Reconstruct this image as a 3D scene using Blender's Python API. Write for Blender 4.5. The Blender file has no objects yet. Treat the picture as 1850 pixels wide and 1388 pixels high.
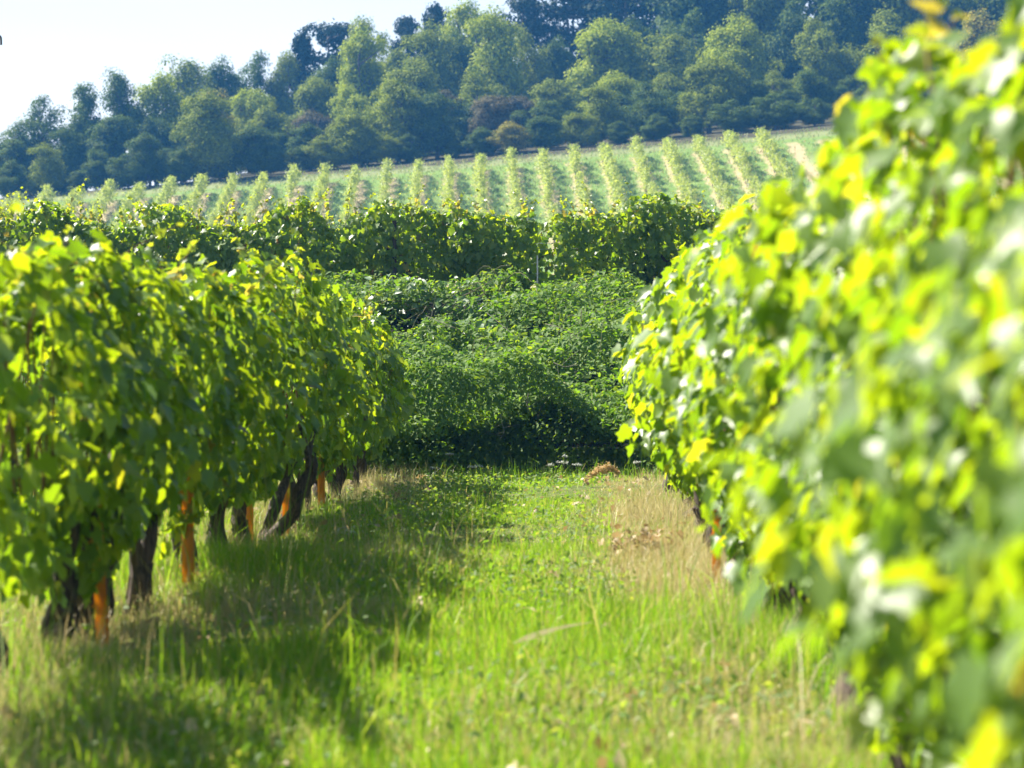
import bpy, math, random
import numpy as np
from mathutils import Vector, Matrix

scene = bpy.context.scene
COL = scene.collection
R = math.radians

# ------------------------------------------------------------------ camera, light, exposure
F_PX = 4368.0                       # focal length in pixels of the 1850 px wide photograph
CAM_H = 1.25
cam_d = bpy.data.cameras.new('camera')
cam = bpy.data.objects.new('camera', cam_d)
COL.objects.link(cam)
cam.location = (0, 0, CAM_H)
cam.rotation_euler = (R(90 - 0.577), 0, R(1.77))
cam_d.sensor_width = 36
cam_d.lens = 85
cam_d.clip_start = 0.05
cam_d.clip_end = 3000
cam_d.dof.use_dof = True
cam_d.dof.focus_distance = 29.0
cam_d.dof.aperture_fstop = 3.2
cam_d.dof.aperture_blades = 7
scene.camera = cam

SUN = Vector((-0.59, 0.36, 0.72)).normalized()      # direction towards the sun
sun_d = bpy.data.lights.new('sun', 'SUN')
sun_d.energy = 5.0
sun_d.angle = R(0.5)
sun_d.color = (1.0, 0.93, 0.82)
sun = bpy.data.objects.new('sun', sun_d)
COL.objects.link(sun)
sun.location = (-40, 30, 60)
sun.rotation_euler = SUN.to_track_quat('Z', 'Y').to_euler()

world = bpy.data.worlds.new('World')
scene.world = world
world.use_nodes = True
wn = world.node_tree
sky = wn.nodes.new('ShaderNodeTexSky')
sky.sky_type = 'NISHITA'
sky.sun_disc = False
sky.sun_elevation = math.asin(SUN.z)
sky.sun_rotation = math.atan2(SUN.x, SUN.y)
sky.air_density = 1.0
sky.dust_density = 1.0
sky.ozone_density = 1.5
# thin bright cloud veil low over the horizon
wtc = wn.nodes.new('ShaderNodeTexCoord')
wsx = wn.nodes.new('ShaderNodeSeparateXYZ'); wn.links.new(wtc.outputs['Generated'], wsx.inputs[0])
wnz = wn.nodes.new('ShaderNodeTexNoise'); wnz.inputs['Scale'].default_value = 5.0; wnz.inputs['Detail'].default_value = 5
wmp = wn.nodes.new('ShaderNodeMapping'); wmp.inputs['Scale'].default_value = (1, 1, 3)
wn.links.new(wtc.outputs['Generated'], wmp.inputs[0]); wn.links.new(wmp.outputs[0], wnz.inputs['Vector'])
wr = wn.nodes.new('ShaderNodeMapRange'); wr.inputs[1].default_value = 0.30; wr.inputs[2].default_value = 0.05
wr.inputs[3].default_value = 0.0; wr.inputs[4].default_value = 1.0
wn.links.new(wsx.outputs[2], wr.inputs[0])
wr2 = wn.nodes.new('ShaderNodeMapRange'); wr2.inputs[1].default_value = 0.3; wr2.inputs[2].default_value = 0.7
wr2.inputs[3].default_value = 0.78; wr2.inputs[4].default_value = 1.0
wn.links.new(wnz.outputs[0], wr2.inputs[0])
wmu = wn.nodes.new('ShaderNodeMath'); wmu.operation = 'MULTIPLY'
wn.links.new(wr.outputs[0], wmu.inputs[0]); wn.links.new(wr2.outputs[0], wmu.inputs[1])
wmx = wn.nodes.new('ShaderNodeMix'); wmx.data_type = 'RGBA'
wn.links.new(wmu.outputs[0], wmx.inputs[0]); wn.links.new(sky.outputs[0], wmx.inputs[6])
wmx.inputs[7].default_value = (9.0, 8.9, 8.7, 1)
wn.links.new(wmx.outputs[2], wn.nodes['Background'].inputs[0])
wn.nodes['Background'].inputs[1].default_value = 0.05

scene.view_settings.view_transform = 'Standard'
scene.view_settings.look = 'None'
scene.view_settings.exposure = 1.75
scene.view_settings.gamma = 1.0
scene.render.engine = 'CYCLES'
scene.cycles.use_denoising = True
scene.cycles.max_bounces = 6
scene.cycles.diffuse_bounces = 3
scene.cycles.transmission_bounces = 4
scene.cycles.transparent_max_bounces = 4
scene.cycles.volume_bounces = 0
scene.cycles.sample_clamp_indirect = 6

# ------------------------------------------------------------------ helpers
def lin(r, g, b):
    f = lambda c: (c / 12.92 if c <= 0.04045 else ((c + 0.055) / 1.055) ** 2.4)
    return (f(r / 255), f(g / 255), f(b / 255), 1)

def tag(o, label=None, cat=None, group=None, kind=None):
    if label: o['label'] = label
    if cat: o['category'] = cat
    if group: o['group'] = group
    if kind: o['kind'] = kind
    return o

def thing(name, label, cat, loc=(0, 0, 0), rotz=0, group=None):
    o = bpy.data.objects.new(name, None)
    COL.objects.link(o)
    o.empty_display_size = 0.2
    o.location = loc
    o.rotation_euler = (0, 0, rotz)
    return tag(o, label, cat, group)

def link(name, me, parent=None, loc=None):
    o = bpy.data.objects.new(name, me)
    COL.objects.link(o)
    if parent is not None: o.parent = parent
    if loc is not None: o.location = loc
    return o

def mesh_np(name, V, faces, mats, mat_idx=None, smooth=False):
    """faces: list of int arrays, each (M,k)."""
    me = bpy.data.meshes.new(name)
    V = np.asarray(V, dtype=np.float32)
    me.vertices.add(len(V))
    me.vertices.foreach_set('co', V.ravel())
    loops = np.concatenate([f.ravel() for f in faces]).astype(np.int32)
    sizes = np.concatenate([np.full(len(f), f.shape[1], np.int32) for f in faces])
    starts = np.concatenate([[0], np.cumsum(sizes)[:-1]]).astype(np.int32)
    me.loops.add(len(loops))
    me.loops.foreach_set('vertex_index', loops)
    me.polygons.add(len(sizes))
    me.polygons.foreach_set('loop_start', starts)
    me.polygons.foreach_set('loop_total', sizes)
    if smooth:
        me.polygons.foreach_set('use_smooth', np.ones(len(sizes), dtype=bool))
    for m in (mats if isinstance(mats, (list, tuple)) else [mats]):
        me.materials.append(m)
    if mat_idx is not None:
        me.polygons.foreach_set('material_index', np.asarray(mat_idx, np.int32))
    me.update(calc_edges=True)
    me.validate()
    return me

def nrm(a):
    return a / np.maximum(np.linalg.norm(a, axis=-1, keepdims=True), 1e-9)

class Wave:
    """smooth random field from a few sine waves"""
    def __init__(self, rng, dim, freq, n=10):
        k = rng.normal(size=(n, dim))
        self.k = nrm(k) * freq * rng.uniform(0.5, 1.7, (n, 1))
        self.p = rng.uniform(0, 6.28, n)
        self.s = 1 / math.sqrt(n / 2)
    def __call__(self, *c):
        P = np.stack(np.broadcast_arrays(*c), -1)
        return np.sin(P @ self.k.T + self.p).sum(-1) * self.s

# leaf outlines: u along the leaf, v across, w out of plane -------------------------------
def tmpl(outline, centre, fold=0.25, curl=0.25):
    P = np.array([centre] + outline, float)
    w = fold * np.abs(P[:, 1]) - curl * P[:, 0] ** 2
    T = np.c_[P[:, 0], P[:, 1], w]
    n = len(outline)
    F = np.array([[0, 1 + i, 1 + (i + 1) % n] for i in range(n)])
    return T, F

_half = [(-0.12, 0.20), (0.02, 0.46), (0.24, 0.37), (0.50, 0.52), (0.62, 0.27), (0.82, 0.20)]
VINE_LEAF = tmpl([(0.03, 0.0)] + _half + [(1.0, 0.0)] + [(u, -v) for u, v in reversed(_half)], (0.34, 0.0))
_h2 = [(0.25, 0.26), (0.6, 0.22)]
OVAL_LEAF = tmpl([(0, 0)] + _h2 + [(1, 0)] + [(u, -v) for u, v in reversed(_h2)], (0.42, 0.0), 0.3, 0.2)
KITE_LEAF = (np.array([[0, 0, 0], [0.4, 0.36, 0.10], [1, 0, -0.1], [0.45, -0.36, 0.10]], float), np.array([[0, 1, 2], [0, 2, 3]]))

def leaves(P, N, T, S, tm, flutter=None, rng=None):
    """one leaf per row of P; N normal, T tip direction, S size"""
    t, f = tm
    N = nrm(N)
    T = T - (T * N).sum(-1, keepdims=True) * N
    T = nrm(T)
    B = np.cross(N, T)
    S = np.asarray(S)[:, None, None]
    tt = np.repeat(t[None], len(P), 0).copy()
    if rng is not None:
        tt[:, :, 2] *= rng.uniform(0.2, 1.9, (len(P), 1))
        tt[:, :, 2] += (rng.uniform(-0.25, 0.25, (len(P), 1)) * tt[:, :, 1])
    V = P[:, None] + S * (tt[..., 0:1] * T[:, None] + tt[..., 1:2] * B[:, None] + tt[..., 2:3] * N[:, None])
    Fa = f[None] + (np.arange(len(P)) * len(t))[:, None, None]
    return V.reshape(-1, 3), Fa.reshape(-1, f.shape[1])

class MB:
    """collects vertices and faces of one mesh"""
    def __init__(self): self.V = []; self.F = []; self.M = []; self.n = 0
    def add(self, V, F, m=0):
        self.V.append(np.asarray(V, float)); self.F.append(np.asarray(F, int) + self.n)
        self.M.append(np.full(len(F), m)); self.n += len(V)
    def tube(self, pts, rad, sides=6, m=0, rng=None, rough=0.0, cap=True):
        pts = np.asarray(pts, float); rad = np.broadcast_to(np.asarray(rad, float), (len(pts),))
        d = nrm(np.gradient(pts, axis=0))
        up = np.array([0, 0, 1.0]) if abs(d[0, 2]) < 0.9 else np.array([1.0, 0, 0])
        a = nrm(np.cross(d, up)); b = np.cross(d, a)
        th = np.arange(sides) / sides * 2 * math.pi
        rr = rad[:, None] * np.ones(sides)
        if rng is not None and rough:
            rr = rr * (1 + rough * (rng.normal(size=(1, sides)) * 0.8 + rng.normal(size=rr.shape) * 0.5))
        V = pts[:, None] + rr[..., None] * (np.cos(th)[None, :, None] * a[:, None] + np.sin(th)[None, :, None] * b[:, None])
        k = len(pts)
        i = np.arange(k - 1)[:, None] * sides; j = np.arange(sides)[None]
        j2 = (j + 1) % sides
        Q = np.stack([i + j, i + j2, i + sides + j2, i + sides + j], -1).reshape(-1, 4)
        self.add(V.reshape(-1, 3), Q, m)
        if cap:
            c = np.array([[(k - 1) * sides + q, (k - 1) * sides + q + 1, (k - 1) * sides + sides - 1 - q, (k - 1) * sides + sides - 1 - q] for q in range(0)])
            top = V[-1].mean(0); base = V[0].mean(0)
            tri = np.array([[q, (q + 1) % sides, sides] for q in range(sides)])
            self.add(np.vstack([V[-1], top]), tri, m)
            self.add(np.vstack([V[0], base]), tri[:, ::-1], m)
    def box(self, lo, hi, m=0):
        x0, y0, z0 = lo; x1, y1, z1 = hi
        V = [(x0,y0,z0),(x1,y0,z0),(x1,y1,z0),(x0,y1,z0),(x0,y0,z1),(x1,y0,z1),(x1,y1,z1),(x0,y1,z1)]
        F = [(3,2,1,0),(4,5,6,7),(0,1,5,4),(1,2,6,5),(2,3,7,6),(3,0,4,7)]
        self.add(V, F, m)
    def build(self, name, mats, smooth=False):
        by = {}
        for F, M in zip(self.F, self.M): by.setdefault(F.shape[1], []).append((F, M))
        faces = []; mi = []
        for k, l in by.items():
            faces.append(np.concatenate([a for a, _ in l])); mi.append(np.concatenate([b for _, b in l]))
        return mesh_np(name, np.concatenate(self.V), faces, mats, np.concatenate(mi), smooth)

# ------------------------------------------------------------------ materials
def new_mat(name):
    m = bpy.data.materials.new(name); m.use_nodes = True
    nt = m.node_tree
    return m, nt, nt.nodes['Principled BSDF'], nt.nodes['Material Output']

def ramp(nt, stops, interp='LINEAR'):
    r = nt.nodes.new('ShaderNodeValToRGB')
    e = r.color_ramp.elements
    r.color_ramp.interpolation = interp
    while len(e) < len(stops): e.new(0.5)
    for el, (p, c) in zip(e, stops):
        el.position = p; el.color = (c[0], c[1], c[2], 1)
    return r

def leaf_mat(name, top, through, under=None, fac=0.42, rough=0.38, spec=0.5):
    """top / through: colour stops of the leaf's face and of the light through it"""
    m, nt, bs, out = new_mat(name)
    geo = nt.nodes.new('ShaderNodeNewGeometry')
    r1 = ramp(nt, top); r2 = ramp(nt, through)
    nt.links.new(geo.outputs['Random Per Island'], r1.inputs[0])
    nt.links.new(geo.outputs['Random Per Island'], r2.inputs[0])
    col = r1.outputs[0]
    if under:
        mx = nt.nodes.new('ShaderNodeMix'); mx.data_type = 'RGBA'
        ml = nt.nodes.new('ShaderNodeMath'); ml.operation = 'MULTIPLY'; ml.inputs[1].default_value = 0.75
        nt.links.new(geo.outputs['Backfacing'], ml.inputs[0])
        nt.links.new(ml.outputs[0], mx.inputs[0])
        nt.links.new(col, mx.inputs[6]); mx.inputs[7].default_value = (*under, 1)
        col = mx.outputs[2]
    nt.links.new(col, bs.inputs['Base Color'])
    bs.inputs['Roughness'].default_value = rough
    bs.inputs['Specular IOR Level'].default_value = spec
    tr = nt.nodes.new('ShaderNodeBsdfTranslucent')
    nt.links.new(r2.outputs[0], tr.inputs['Color'])
    ms = nt.nodes.new('ShaderNodeMixShader'); ms.inputs[0].default_value = fac
    nt.links.new(bs.outputs[0], ms.inputs[1]); nt.links.new(tr.outputs[0], ms.inputs[2])
    nt.links.new(ms.outputs[0], out.inputs['Surface'])
    return m

BROWN = (0.16, 0.07, 0.025)
M_VINE = leaf_mat('vine_leaf',
    [(0, (0.05, 0.115, 0.012)), (0.5, (0.09, 0.17, 0.013)), (0.85, (0.15, 0.225, 0.016)), (0.97, (0.17, 0.24, 0.02)), (0.99, (0.26, 0.23, 0.03)), (0.995, BROWN)],
    [(0, (0.20, 0.36, 0.006)), (0.5, (0.32, 0.46, 0.006)), (0.85, (0.45, 0.56, 0.007)), (0.97, (0.54, 0.58, 0.01)), (0.99, (0.60, 0.50, 0.02)), (0.995, (0.25, 0.10, 0.03))],
    under=(0.14, 0.23, 0.06), fac=0.54, rough=0.40, spec=0.45)
M_SHOOT = leaf_mat('young_vine_leaf',
    [(0, (0.09, 0.17, 0.02)), (0.8, (0.15, 0.22, 0.025)), (1, (0.22, 0.17, 0.04))],
    [(0, (0.45, 0.58, 0.02)), (0.8, (0.56, 0.62, 0.02)), (1, (0.6, 0.42, 0.06))],
    under=(0.22, 0.28, 0.14), fac=0.48, rough=0.35)
M_BRAMBLE = leaf_mat('bramble_leaf',
    [(0, (0.065, 0.12, 0.006)), (0.6, (0.135, 0.205, 0.008)), (1, (0.24, 0.29, 0.014))],
    [(0, (0.16, 0.36, 0.012)), (0.6, (0.28, 0.48, 0.015)), (1, (0.42, 0.55, 0.02))],
    under=(0.12, 0.20, 0.06), fac=0.38, rough=0.6, spec=0.12)
M_BROAD = leaf_mat('broad_leaf',
    [(0, (0.06, 0.14, 0.03)), (1, (0.11, 0.20, 0.05))],
    [(0, (0.16, 0.34, 0.03)), (1, (0.28, 0.42, 0.04))],
    under=(0.18, 0.26, 0.14), fac=0.36, rough=0.45)
M_HILLVINE = leaf_mat('hill_vine_leaf',
    [(0, (0.15, 0.22, 0.045)), (0.6, (0.22, 0.28, 0.06)), (1, (0.30, 0.34, 0.09))],
    [(0, (0.38, 0.50, 0.05)), (0.6, (0.50, 0.58, 0.07)), (1, (0.60, 0.62, 0.10))],
    fac=0.45, rough=0.5)
def forest(name, a, b, c, fac=0.22):
    k = 1.9
    t = lambda q: tuple(min(1, v * k) for v in q)
    return leaf_mat(name, [(0, a), (0.6, b), (1, c)], [(0, t(a)), (0.6, t(b)), (1, t(c))], fac=fac, rough=0.7, spec=0.08)
M_F = {
    'mid':   forest('forest_leaf_mid', (0.10, 0.14, 0.008), (0.18, 0.225, 0.010), (0.27, 0.30, 0.014)),
    'dark':  forest('forest_leaf_dark', (0.045, 0.08, 0.010), (0.08, 0.125, 0.012), (0.13, 0.18, 0.016)),
    'light': forest('forest_leaf_light', (0.16, 0.22, 0.010), (0.26, 0.31, 0.012), (0.36, 0.40, 0.018)),
    'yellow': forest('forest_leaf_yellow', (0.15, 0.16, 0.02), (0.23, 0.23, 0.03), (0.45, 0.34, 0.05)),
    'brown': forest('forest_leaf_brownish', (0.08, 0.075, 0.03), (0.115, 0.105, 0.04), (0.17, 0.13, 0.06)),
    'needle': forest('pine_needle', (0.016, 0.032, 0.016), (0.024, 0.045, 0.02), (0.04, 0.062, 0.026), fac=0.08),
}
M_GRASS = leaf_mat('grass_blade',
    [(0, (0.09, 0.205, 0.011)), (0.5, (0.16, 0.305, 0.014)), (0.85, (0.26, 0.37, 0.02)), (0.94, (0.38, 0.33, 0.09)), (1, (0.5, 0.42, 0.2))],
    [(0, (0.21, 0.45, 0.012)), (0.5, (0.33, 0.57, 0.014)), (0.85, (0.46, 0.60, 0.022)), (0.94, (0.58, 0.48, 0.12)), (1, (0.62, 0.5, 0.2))],
    fac=0.42, rough=0.55, spec=0.2)
M_STRAW = leaf_mat('dry_grass_blade',
    [(0, (0.42, 0.36, 0.16)), (0.6, (0.54, 0.48, 0.24)), (0.9, (0.62, 0.54, 0.34)), (1, (0.22, 0.24, 0.06))],
    [(0, (0.42, 0.32, 0.12)), (0.6, (0.55, 0.42, 0.2)), (1, (0.5, 0.5, 0.1))],
    fac=0.35, rough=0.5)
M_WEED = leaf_mat('weed_leaf',
    [(0, (0.07, 0.15, 0.02)), (0.7, (0.13, 0.22, 0.03)), (1, (0.24, 0.27, 0.06))],
    [(0, (0.22, 0.42, 0.02)), (0.7, (0.36, 0.52, 0.03)), (1, (0.5, 0.5, 0.06))], under=(0.16, 0.22, 0.1), fac=0.42, rough=0.6, spec=0.2)

def bark(name, c0, c1, scale=(60, 60, 5), bump=0.9):
    m, nt, bs, out = new_mat(name)
    tc = nt.nodes.new('ShaderNodeTexCoord'); mp = nt.nodes.new('ShaderNodeMapping')
    mp.inputs['Scale'].default_value = scale
    nt.links.new(tc.outputs['Object'], mp.inputs[0])
    nz = nt.nodes.new('ShaderNodeTexNoise'); nz.inputs['Scale'].default_value = 1.0; nz.inputs['Detail'].default_value = 6
    nt.links.new(mp.outputs[0], nz.inputs['Vector'])
    r = ramp(nt, [(0.32, c0), (0.62, c1)])
    nt.links.new(nz.outputs[0], r.inputs[0]); nt.links.new(r.outputs[0], bs.inputs['Base Color'])
    bs.inputs['Roughness'].default_value = 0.85
    bp = nt.nodes.new('ShaderNodeBump'); bp.inputs['Strength'].default_value = bump; bp.inputs['Distance'].default_value = 0.015
    nt.links.new(nz.outputs[0], bp.inputs['Height']); nt.links.new(bp.outputs[0], bs.inputs['Normal'])
    return m
M_BARK = bark('vine_bark', (0.018, 0.012, 0.009), (0.11, 0.075, 0.055))
M_CANE = bark('vine_cane', (0.10, 0.045, 0.02), (0.22, 0.11, 0.05), (40, 40, 10), 0.4)
M_TREEBARK = bark('tree_bark', (0.04, 0.033, 0.028), (0.13, 0.11, 0.09), (6, 6, 1), 0.5)
M_STAKE = leaf_mat('orange_stake_sun_glow', [(0, (0.85, 0.36, 0.02)), (1, (0.85, 0.38, 0.03))], [(0, (0.95, 0.52, 0.02)), (1, (0.95, 0.52, 0.02))], fac=0.5, rough=0.5)  # bright translucent orange stands in for sunlight on the shaded stakes
M_POST = bark('dark_post', (0.02, 0.015, 0.014), (0.06, 0.045, 0.04), (30, 30, 4), 0.4)
M_TWIG = bark('dead_twig', (0.14, 0.12, 0.08), (0.28, 0.25, 0.18), (30, 30, 6), 0.3)
M_STEM = bark('bramble_stem', (0.06, 0.07, 0.025), (0.14, 0.12, 0.05), (20, 20, 8), 0.2)
M_DEADLEAF = leaf_mat('dead_leaf', [(0, (0.22, 0.14, 0.06)), (0.5, (0.40, 0.30, 0.15)), (1, (0.55, 0.44, 0.28))],
                      [(0, (0.34, 0.20, 0.07)), (1, (0.5, 0.36, 0.17))], fac=0.25, rough=0.6)

def plain(name, c, rough=0.6, metal=0.0, var=0.15):
    m, nt, bs, out = new_mat(name)
    nz = nt.nodes.new('ShaderNodeTexNoise'); nz.inputs['Scale'].default_value = 14
    r = ramp(nt, [(0.3, tuple(v * (1 - var) for v in c)), (0.7, tuple(min(1, v * (1 + var)) for v in c))])
    nt.links.new(nz.outputs[0], r.inputs[0]); nt.links.new(r.outputs[0], bs.inputs['Base Color'])
    bs.inputs['Roughness'].default_value = rough; bs.inputs['Metallic'].default_value = metal
    return m
M_STEEL = plain('galvanised_steel', (0.42, 0.43, 0.43), 0.45, 0.8)
M_WHITE = plain('white_petals', (0.55, 0.56, 0.48), 0.7)
M_PLUME = leaf_mat('dry_plume', [(0, (0.46, 0.32, 0.14)), (1, (0.65, 0.50, 0.26))], [(0, (0.5, 0.3, 0.1)), (1, (0.6, 0.42, 0.18))], fac=0.4, rough=0.6)

# ------------------------------------------------------------------ terrain
def sstep(a, b, x):
    t = np.clip((x - a) / (b - a), 0, 1)
    return t * t * (3 - 2 * t)

ROW_DX = -0.053                    # the hillside rows run a little to the left of the path's direction
_g = np.random.default_rng(5)
W_G1 = Wave(_g, 2, 0.9); W_G2 = Wave(_g, 2, 3.2); W_H = Wave(_g, 2, 0.05)
def hill(x, y):
    xc = np.clip(x, -100, 100)
    yc = np.clip(y, -50, 330)
    low = 8.3 + 0.31 * (yc - 172) + 0.082 * (xc + 22)
    # towards the left the wooded hill stays lower
    flat = 8.3 + 0.31 * (200 - 172) + 0.082 * (xc + 22)
    keep = 0.25 + 0.75 * sstep(-66, -18, xc)
    up = flat + np.maximum(yc - 200, 0) * 0.125 * keep
    return np.where(yc > 200, up, low)
def ground_z(x, y):
    x = np.asarray(x, float); y = np.asarray(y, float)
    path = 0.015 * W_G1(x, y) + 0.006 * W_G2(x, y)
    bank = 2.1 * sstep(27.2, 33.6, y)
    mid = 2.1 + 0.02 * (y - 34)
    mid = np.where(y > 34, mid, 2.1)
    b = sstep(60, 150, y)
    up = mid * (1 - b) + hill(x, y) * b
    z = np.where(y < 33.6, path + bank, up + path * (1 - sstep(33.6, 60, y)) + W_H(x, y) * 0.15 * b)
    return z
def gz(x, y): return float(ground_z(x, y))

def at(px, py, d):
    return ((px - 1060) / F_PX * d, d, CAM_H + (650 - py) / F_PX * d)

xs = np.unique(np.concatenate([np.linspace(-350, -70, 40), np.linspace(-70, 70, 101), np.linspace(-9, 7, 65), np.linspace(70, 350, 40)]))
ys = np.unique(np.concatenate([np.linspace(-40, 4, 12), np.linspace(4, 40, 110), np.linspace(40, 160, 50), np.linspace(160, 300, 90), np.linspace(300, 500, 30)]))
X, Y = np.meshgrid(xs, ys)
Z = ground_z(X, Y)
nx = len(xs)
ii = (np.arange(len(ys) - 1)[:, None] * nx + np.arange(nx - 1)[None]).ravel()
GF = np.stack([ii, ii + 1, ii + nx + 1, ii + nx], -1)

m, nt, bs, out = new_mat('ground_soil_and_turf')
M_GROUND = m
tc = nt.nodes.new('ShaderNodeTexCoord')
sx = nt.nodes.new('ShaderNodeSeparateXYZ'); nt.links.new(tc.outputs['Object'], sx.inputs[0])
def nmath(op, a, b=None, clamp=False):
    n = nt.nodes.new('ShaderNodeMath'); n.operation = op; n.use_clamp = clamp
    for i, v in enumerate((a, b)):
        if v is None: continue
        if isinstance(v, (int, float)): n.inputs[i].default_value = v
        else: nt.links.new(v, n.inputs[i])
    return n.outputs[0]
def nnoise(scale, detail=5):
    n = nt.nodes.new('ShaderNodeTexNoise'); n.inputs['Scale'].default_value = scale; n.inputs['Detail'].default_value = detail
    nt.links.new(tc.outputs['Object'], n.inputs['Vector']); return n.outputs[0]
def nmix(f, a, b):
    n = nt.nodes.new('ShaderNodeMix'); n.data_type = 'RGBA'
    nt.links.new(f, n.inputs[0])
    for i, v in ((6, a), (7, b)):
        if isinstance(v, tuple): n.inputs[i].default_value = (*v, 1)
        else: nt.links.new(v, n.inputs[i])
    return n.outputs[2]
turf = ramp(nt, [(0.3, (0.05, 0.085, 0.02)), (0.55, (0.10, 0.13, 0.035)), (0.75, (0.20, 0.17, 0.09))])
nt.links.new(nnoise(5, 8), turf.inputs[0])
# hillside vineyard: grassy alleys with bare dry strips along the vines
ROW_SP = 2.5; ROW_X0 = -48.6
u = nmath('SUBTRACT', sx.outputs[0], nmath('MULTIPLY', nmath('SUBTRACT', sx.outputs[1], 195), ROW_DX))
u = nmath('ADD', u, nmath('MULTIPLY', nmath('SUBTRACT', nnoise(0.5, 3), 0.5), 0.9))
u = nmath('DIVIDE', nmath('SUBTRACT', u, ROW_X0), ROW_SP)
ph = nmath('ABSOLUTE', nmath('SUBTRACT', nmath('FRACT', nmath('ADD', u, 0.5 - 0.08)), 0.5))
dry = nmath('MULTIPLY', nmath('SUBTRACT', 0.30, nmath('ADD', ph, nmath('MULTIPLY', nmath('SUBTRACT', nnoise(0.8, 4), 0.5), 0.5))), 7.0, True)
hg = ramp(nt, [(0.3, (0.11, 0.19, 0.035)), (0.7, (0.18, 0.26, 0.06))]); nt.links.new(nnoise(1.4, 5), hg.inputs[0])
hd = ramp(nt, [(0.3, (0.30, 0.25, 0.12)), (0.7, (0.42, 0.35, 0.20))]); nt.links.new(nnoise(2.0, 5), hd.inputs[0])
hillc = nmix(dry, hg.outputs[0], hd.outputs[0])
hillc = nmix(nmath('MULTIPLY', nmath('SUBTRACT', sx.outputs[1], 195.0), 1.0, True), hillc, hg.outputs[0])
edge = nmath('MULTIPLY', nmath('SUBTRACT', nmath('ADD', sx.outputs[1], nnoise(0.7, 4)), 197.0), 1.2, True)
hillc = nmix(edge, hillc, (0.19, 0.22, 0.085))
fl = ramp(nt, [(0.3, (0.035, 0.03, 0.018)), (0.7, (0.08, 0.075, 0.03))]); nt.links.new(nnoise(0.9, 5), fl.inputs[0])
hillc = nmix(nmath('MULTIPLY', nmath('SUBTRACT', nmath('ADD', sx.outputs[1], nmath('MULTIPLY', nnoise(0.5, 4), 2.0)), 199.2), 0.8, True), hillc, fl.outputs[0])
allc = nmix(nmath('MULTIPLY', nmath('SUBTRACT', sx.outputs[1], 60), 0.05, True), turf.outputs[0], hillc)
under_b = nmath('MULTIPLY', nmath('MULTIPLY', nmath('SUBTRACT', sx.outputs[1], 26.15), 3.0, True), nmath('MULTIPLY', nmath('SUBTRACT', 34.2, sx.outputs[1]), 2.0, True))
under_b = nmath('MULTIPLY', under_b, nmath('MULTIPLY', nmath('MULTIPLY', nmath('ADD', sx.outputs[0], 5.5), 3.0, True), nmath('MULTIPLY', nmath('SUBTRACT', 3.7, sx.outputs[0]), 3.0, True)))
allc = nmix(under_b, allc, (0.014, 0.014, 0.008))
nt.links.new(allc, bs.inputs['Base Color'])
bs.inputs['Roughness'].default_value = 0.95
bs.inputs['Specular IOR Level'].default_value = 0.1
bp = nt.nodes.new('ShaderNodeBump'); bp.inputs['Strength'].default_value = 0.6; bp.inputs['Distance'].default_value = 0.05
nt.links.new(nnoise(18, 6), bp.inputs['Height']); nt.links.new(bp.outputs[0], bs.inputs['Normal'])
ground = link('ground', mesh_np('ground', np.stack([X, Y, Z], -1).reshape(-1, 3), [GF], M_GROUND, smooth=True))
tag(ground, 'grassy vineyard ground rising from the path up the wooded hill', 'ground', kind='structure')

# ------------------------------------------------------------------ grass
def blades(rng, x, y, h, wid, lean=0.45, z=None):
    n = len(x)
    z = ground_z(x, y) - 0.01 if z is None else z
    a = rng.uniform(0, 6.283, n)
    ln = np.abs(rng.normal(0, lean, n)) * h
    dx, dy = np.cos(a) * ln, np.sin(a) * ln
    b = rng.uniform(0, 6.283, n)
    wx, wy = np.cos(b) * wid / 2, np.sin(b) * wid / 2
    base = np.stack([x, y, z], -1)
    W = np.stack([wx, wy, np.zeros(n)], -1)
    mid = base + np.stack([dx * 0.3, dy * 0.3, h * 0.55], -1)
    tip = base + np.stack([dx, dy, h * np.clip(1 - 0.35 * (ln / h) ** 2, 0.2, 1)], -1)
    V = np.stack([base - W, base + W, mid - W * 0.8, mid + W * 0.8, tip], 1).reshape(-1, 3)
    k = (np.arange(n) * 5)[:, None]
    Q = k + np.array([[0, 1, 3, 2]]); T = k + np.array([[2, 3, 4]])
    return V, Q, T

rg = np.random.default_rng(11)
W_dry = Wave(rg, 2, 1.6); W_h = Wave(rg, 2, 1.1); W_h2 = Wave(rg, 2, 4.0)
def dryness(x, y):
    s = 0.72 * np.exp(-((x - 0.45) / 0.36) ** 2) * sstep(9.5, 15, y) + 0.45 * np.exp(-((x - 0.6) / 0.35) ** 2)
    s += 0.42 * np.exp(-((x + 2.15) / 0.36) ** 2) + 0.5 * np.exp(-((x + 1.75) / 0.28) ** 2) * sstep(16, 20, y)
    return s + 0.3 * W_dry(x * 1.3, y * 0.8) + 0.03
def scatter(rng, n, x0, x1, y0, y1):
    y = y0 + (y1 - y0) * rng.uniform(0, 1, n)
    x = rng.uniform(x0, x1, n)
    return x, y
x, y = scatter(rg, 330000, -2.9, 1.5, 5.5, 26.6)
d = dryness(x, y)
isdry = rg.uniform(0, 1, len(x)) < np.clip(d, 0.02, 0.78)
hh = (0.086 + 0.03 * W_h(x, y) + 0.02 * W_h2(x, y)) * rg.uniform(0.5, 1.6, len(x))
hh = np.clip(hh, 0.03, 0.3) * (1 - 0.58 * sstep(16, 24, y)) * (1 - 0.25 * np.exp(-((x + 0.4) / 0.9) ** 2))
tall = rg.uniform(0, 1, len(x)) < 0.03
hh = np.where(tall, hh * rg.uniform(1.6, 3.2, len(x)), hh)
wd = rg.uniform(0.003, 0.0075, len(x))
V, Q, T = blades(rg, x[~isdry], y[~isdry], hh[~isdry], wd[~isdry])
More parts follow.
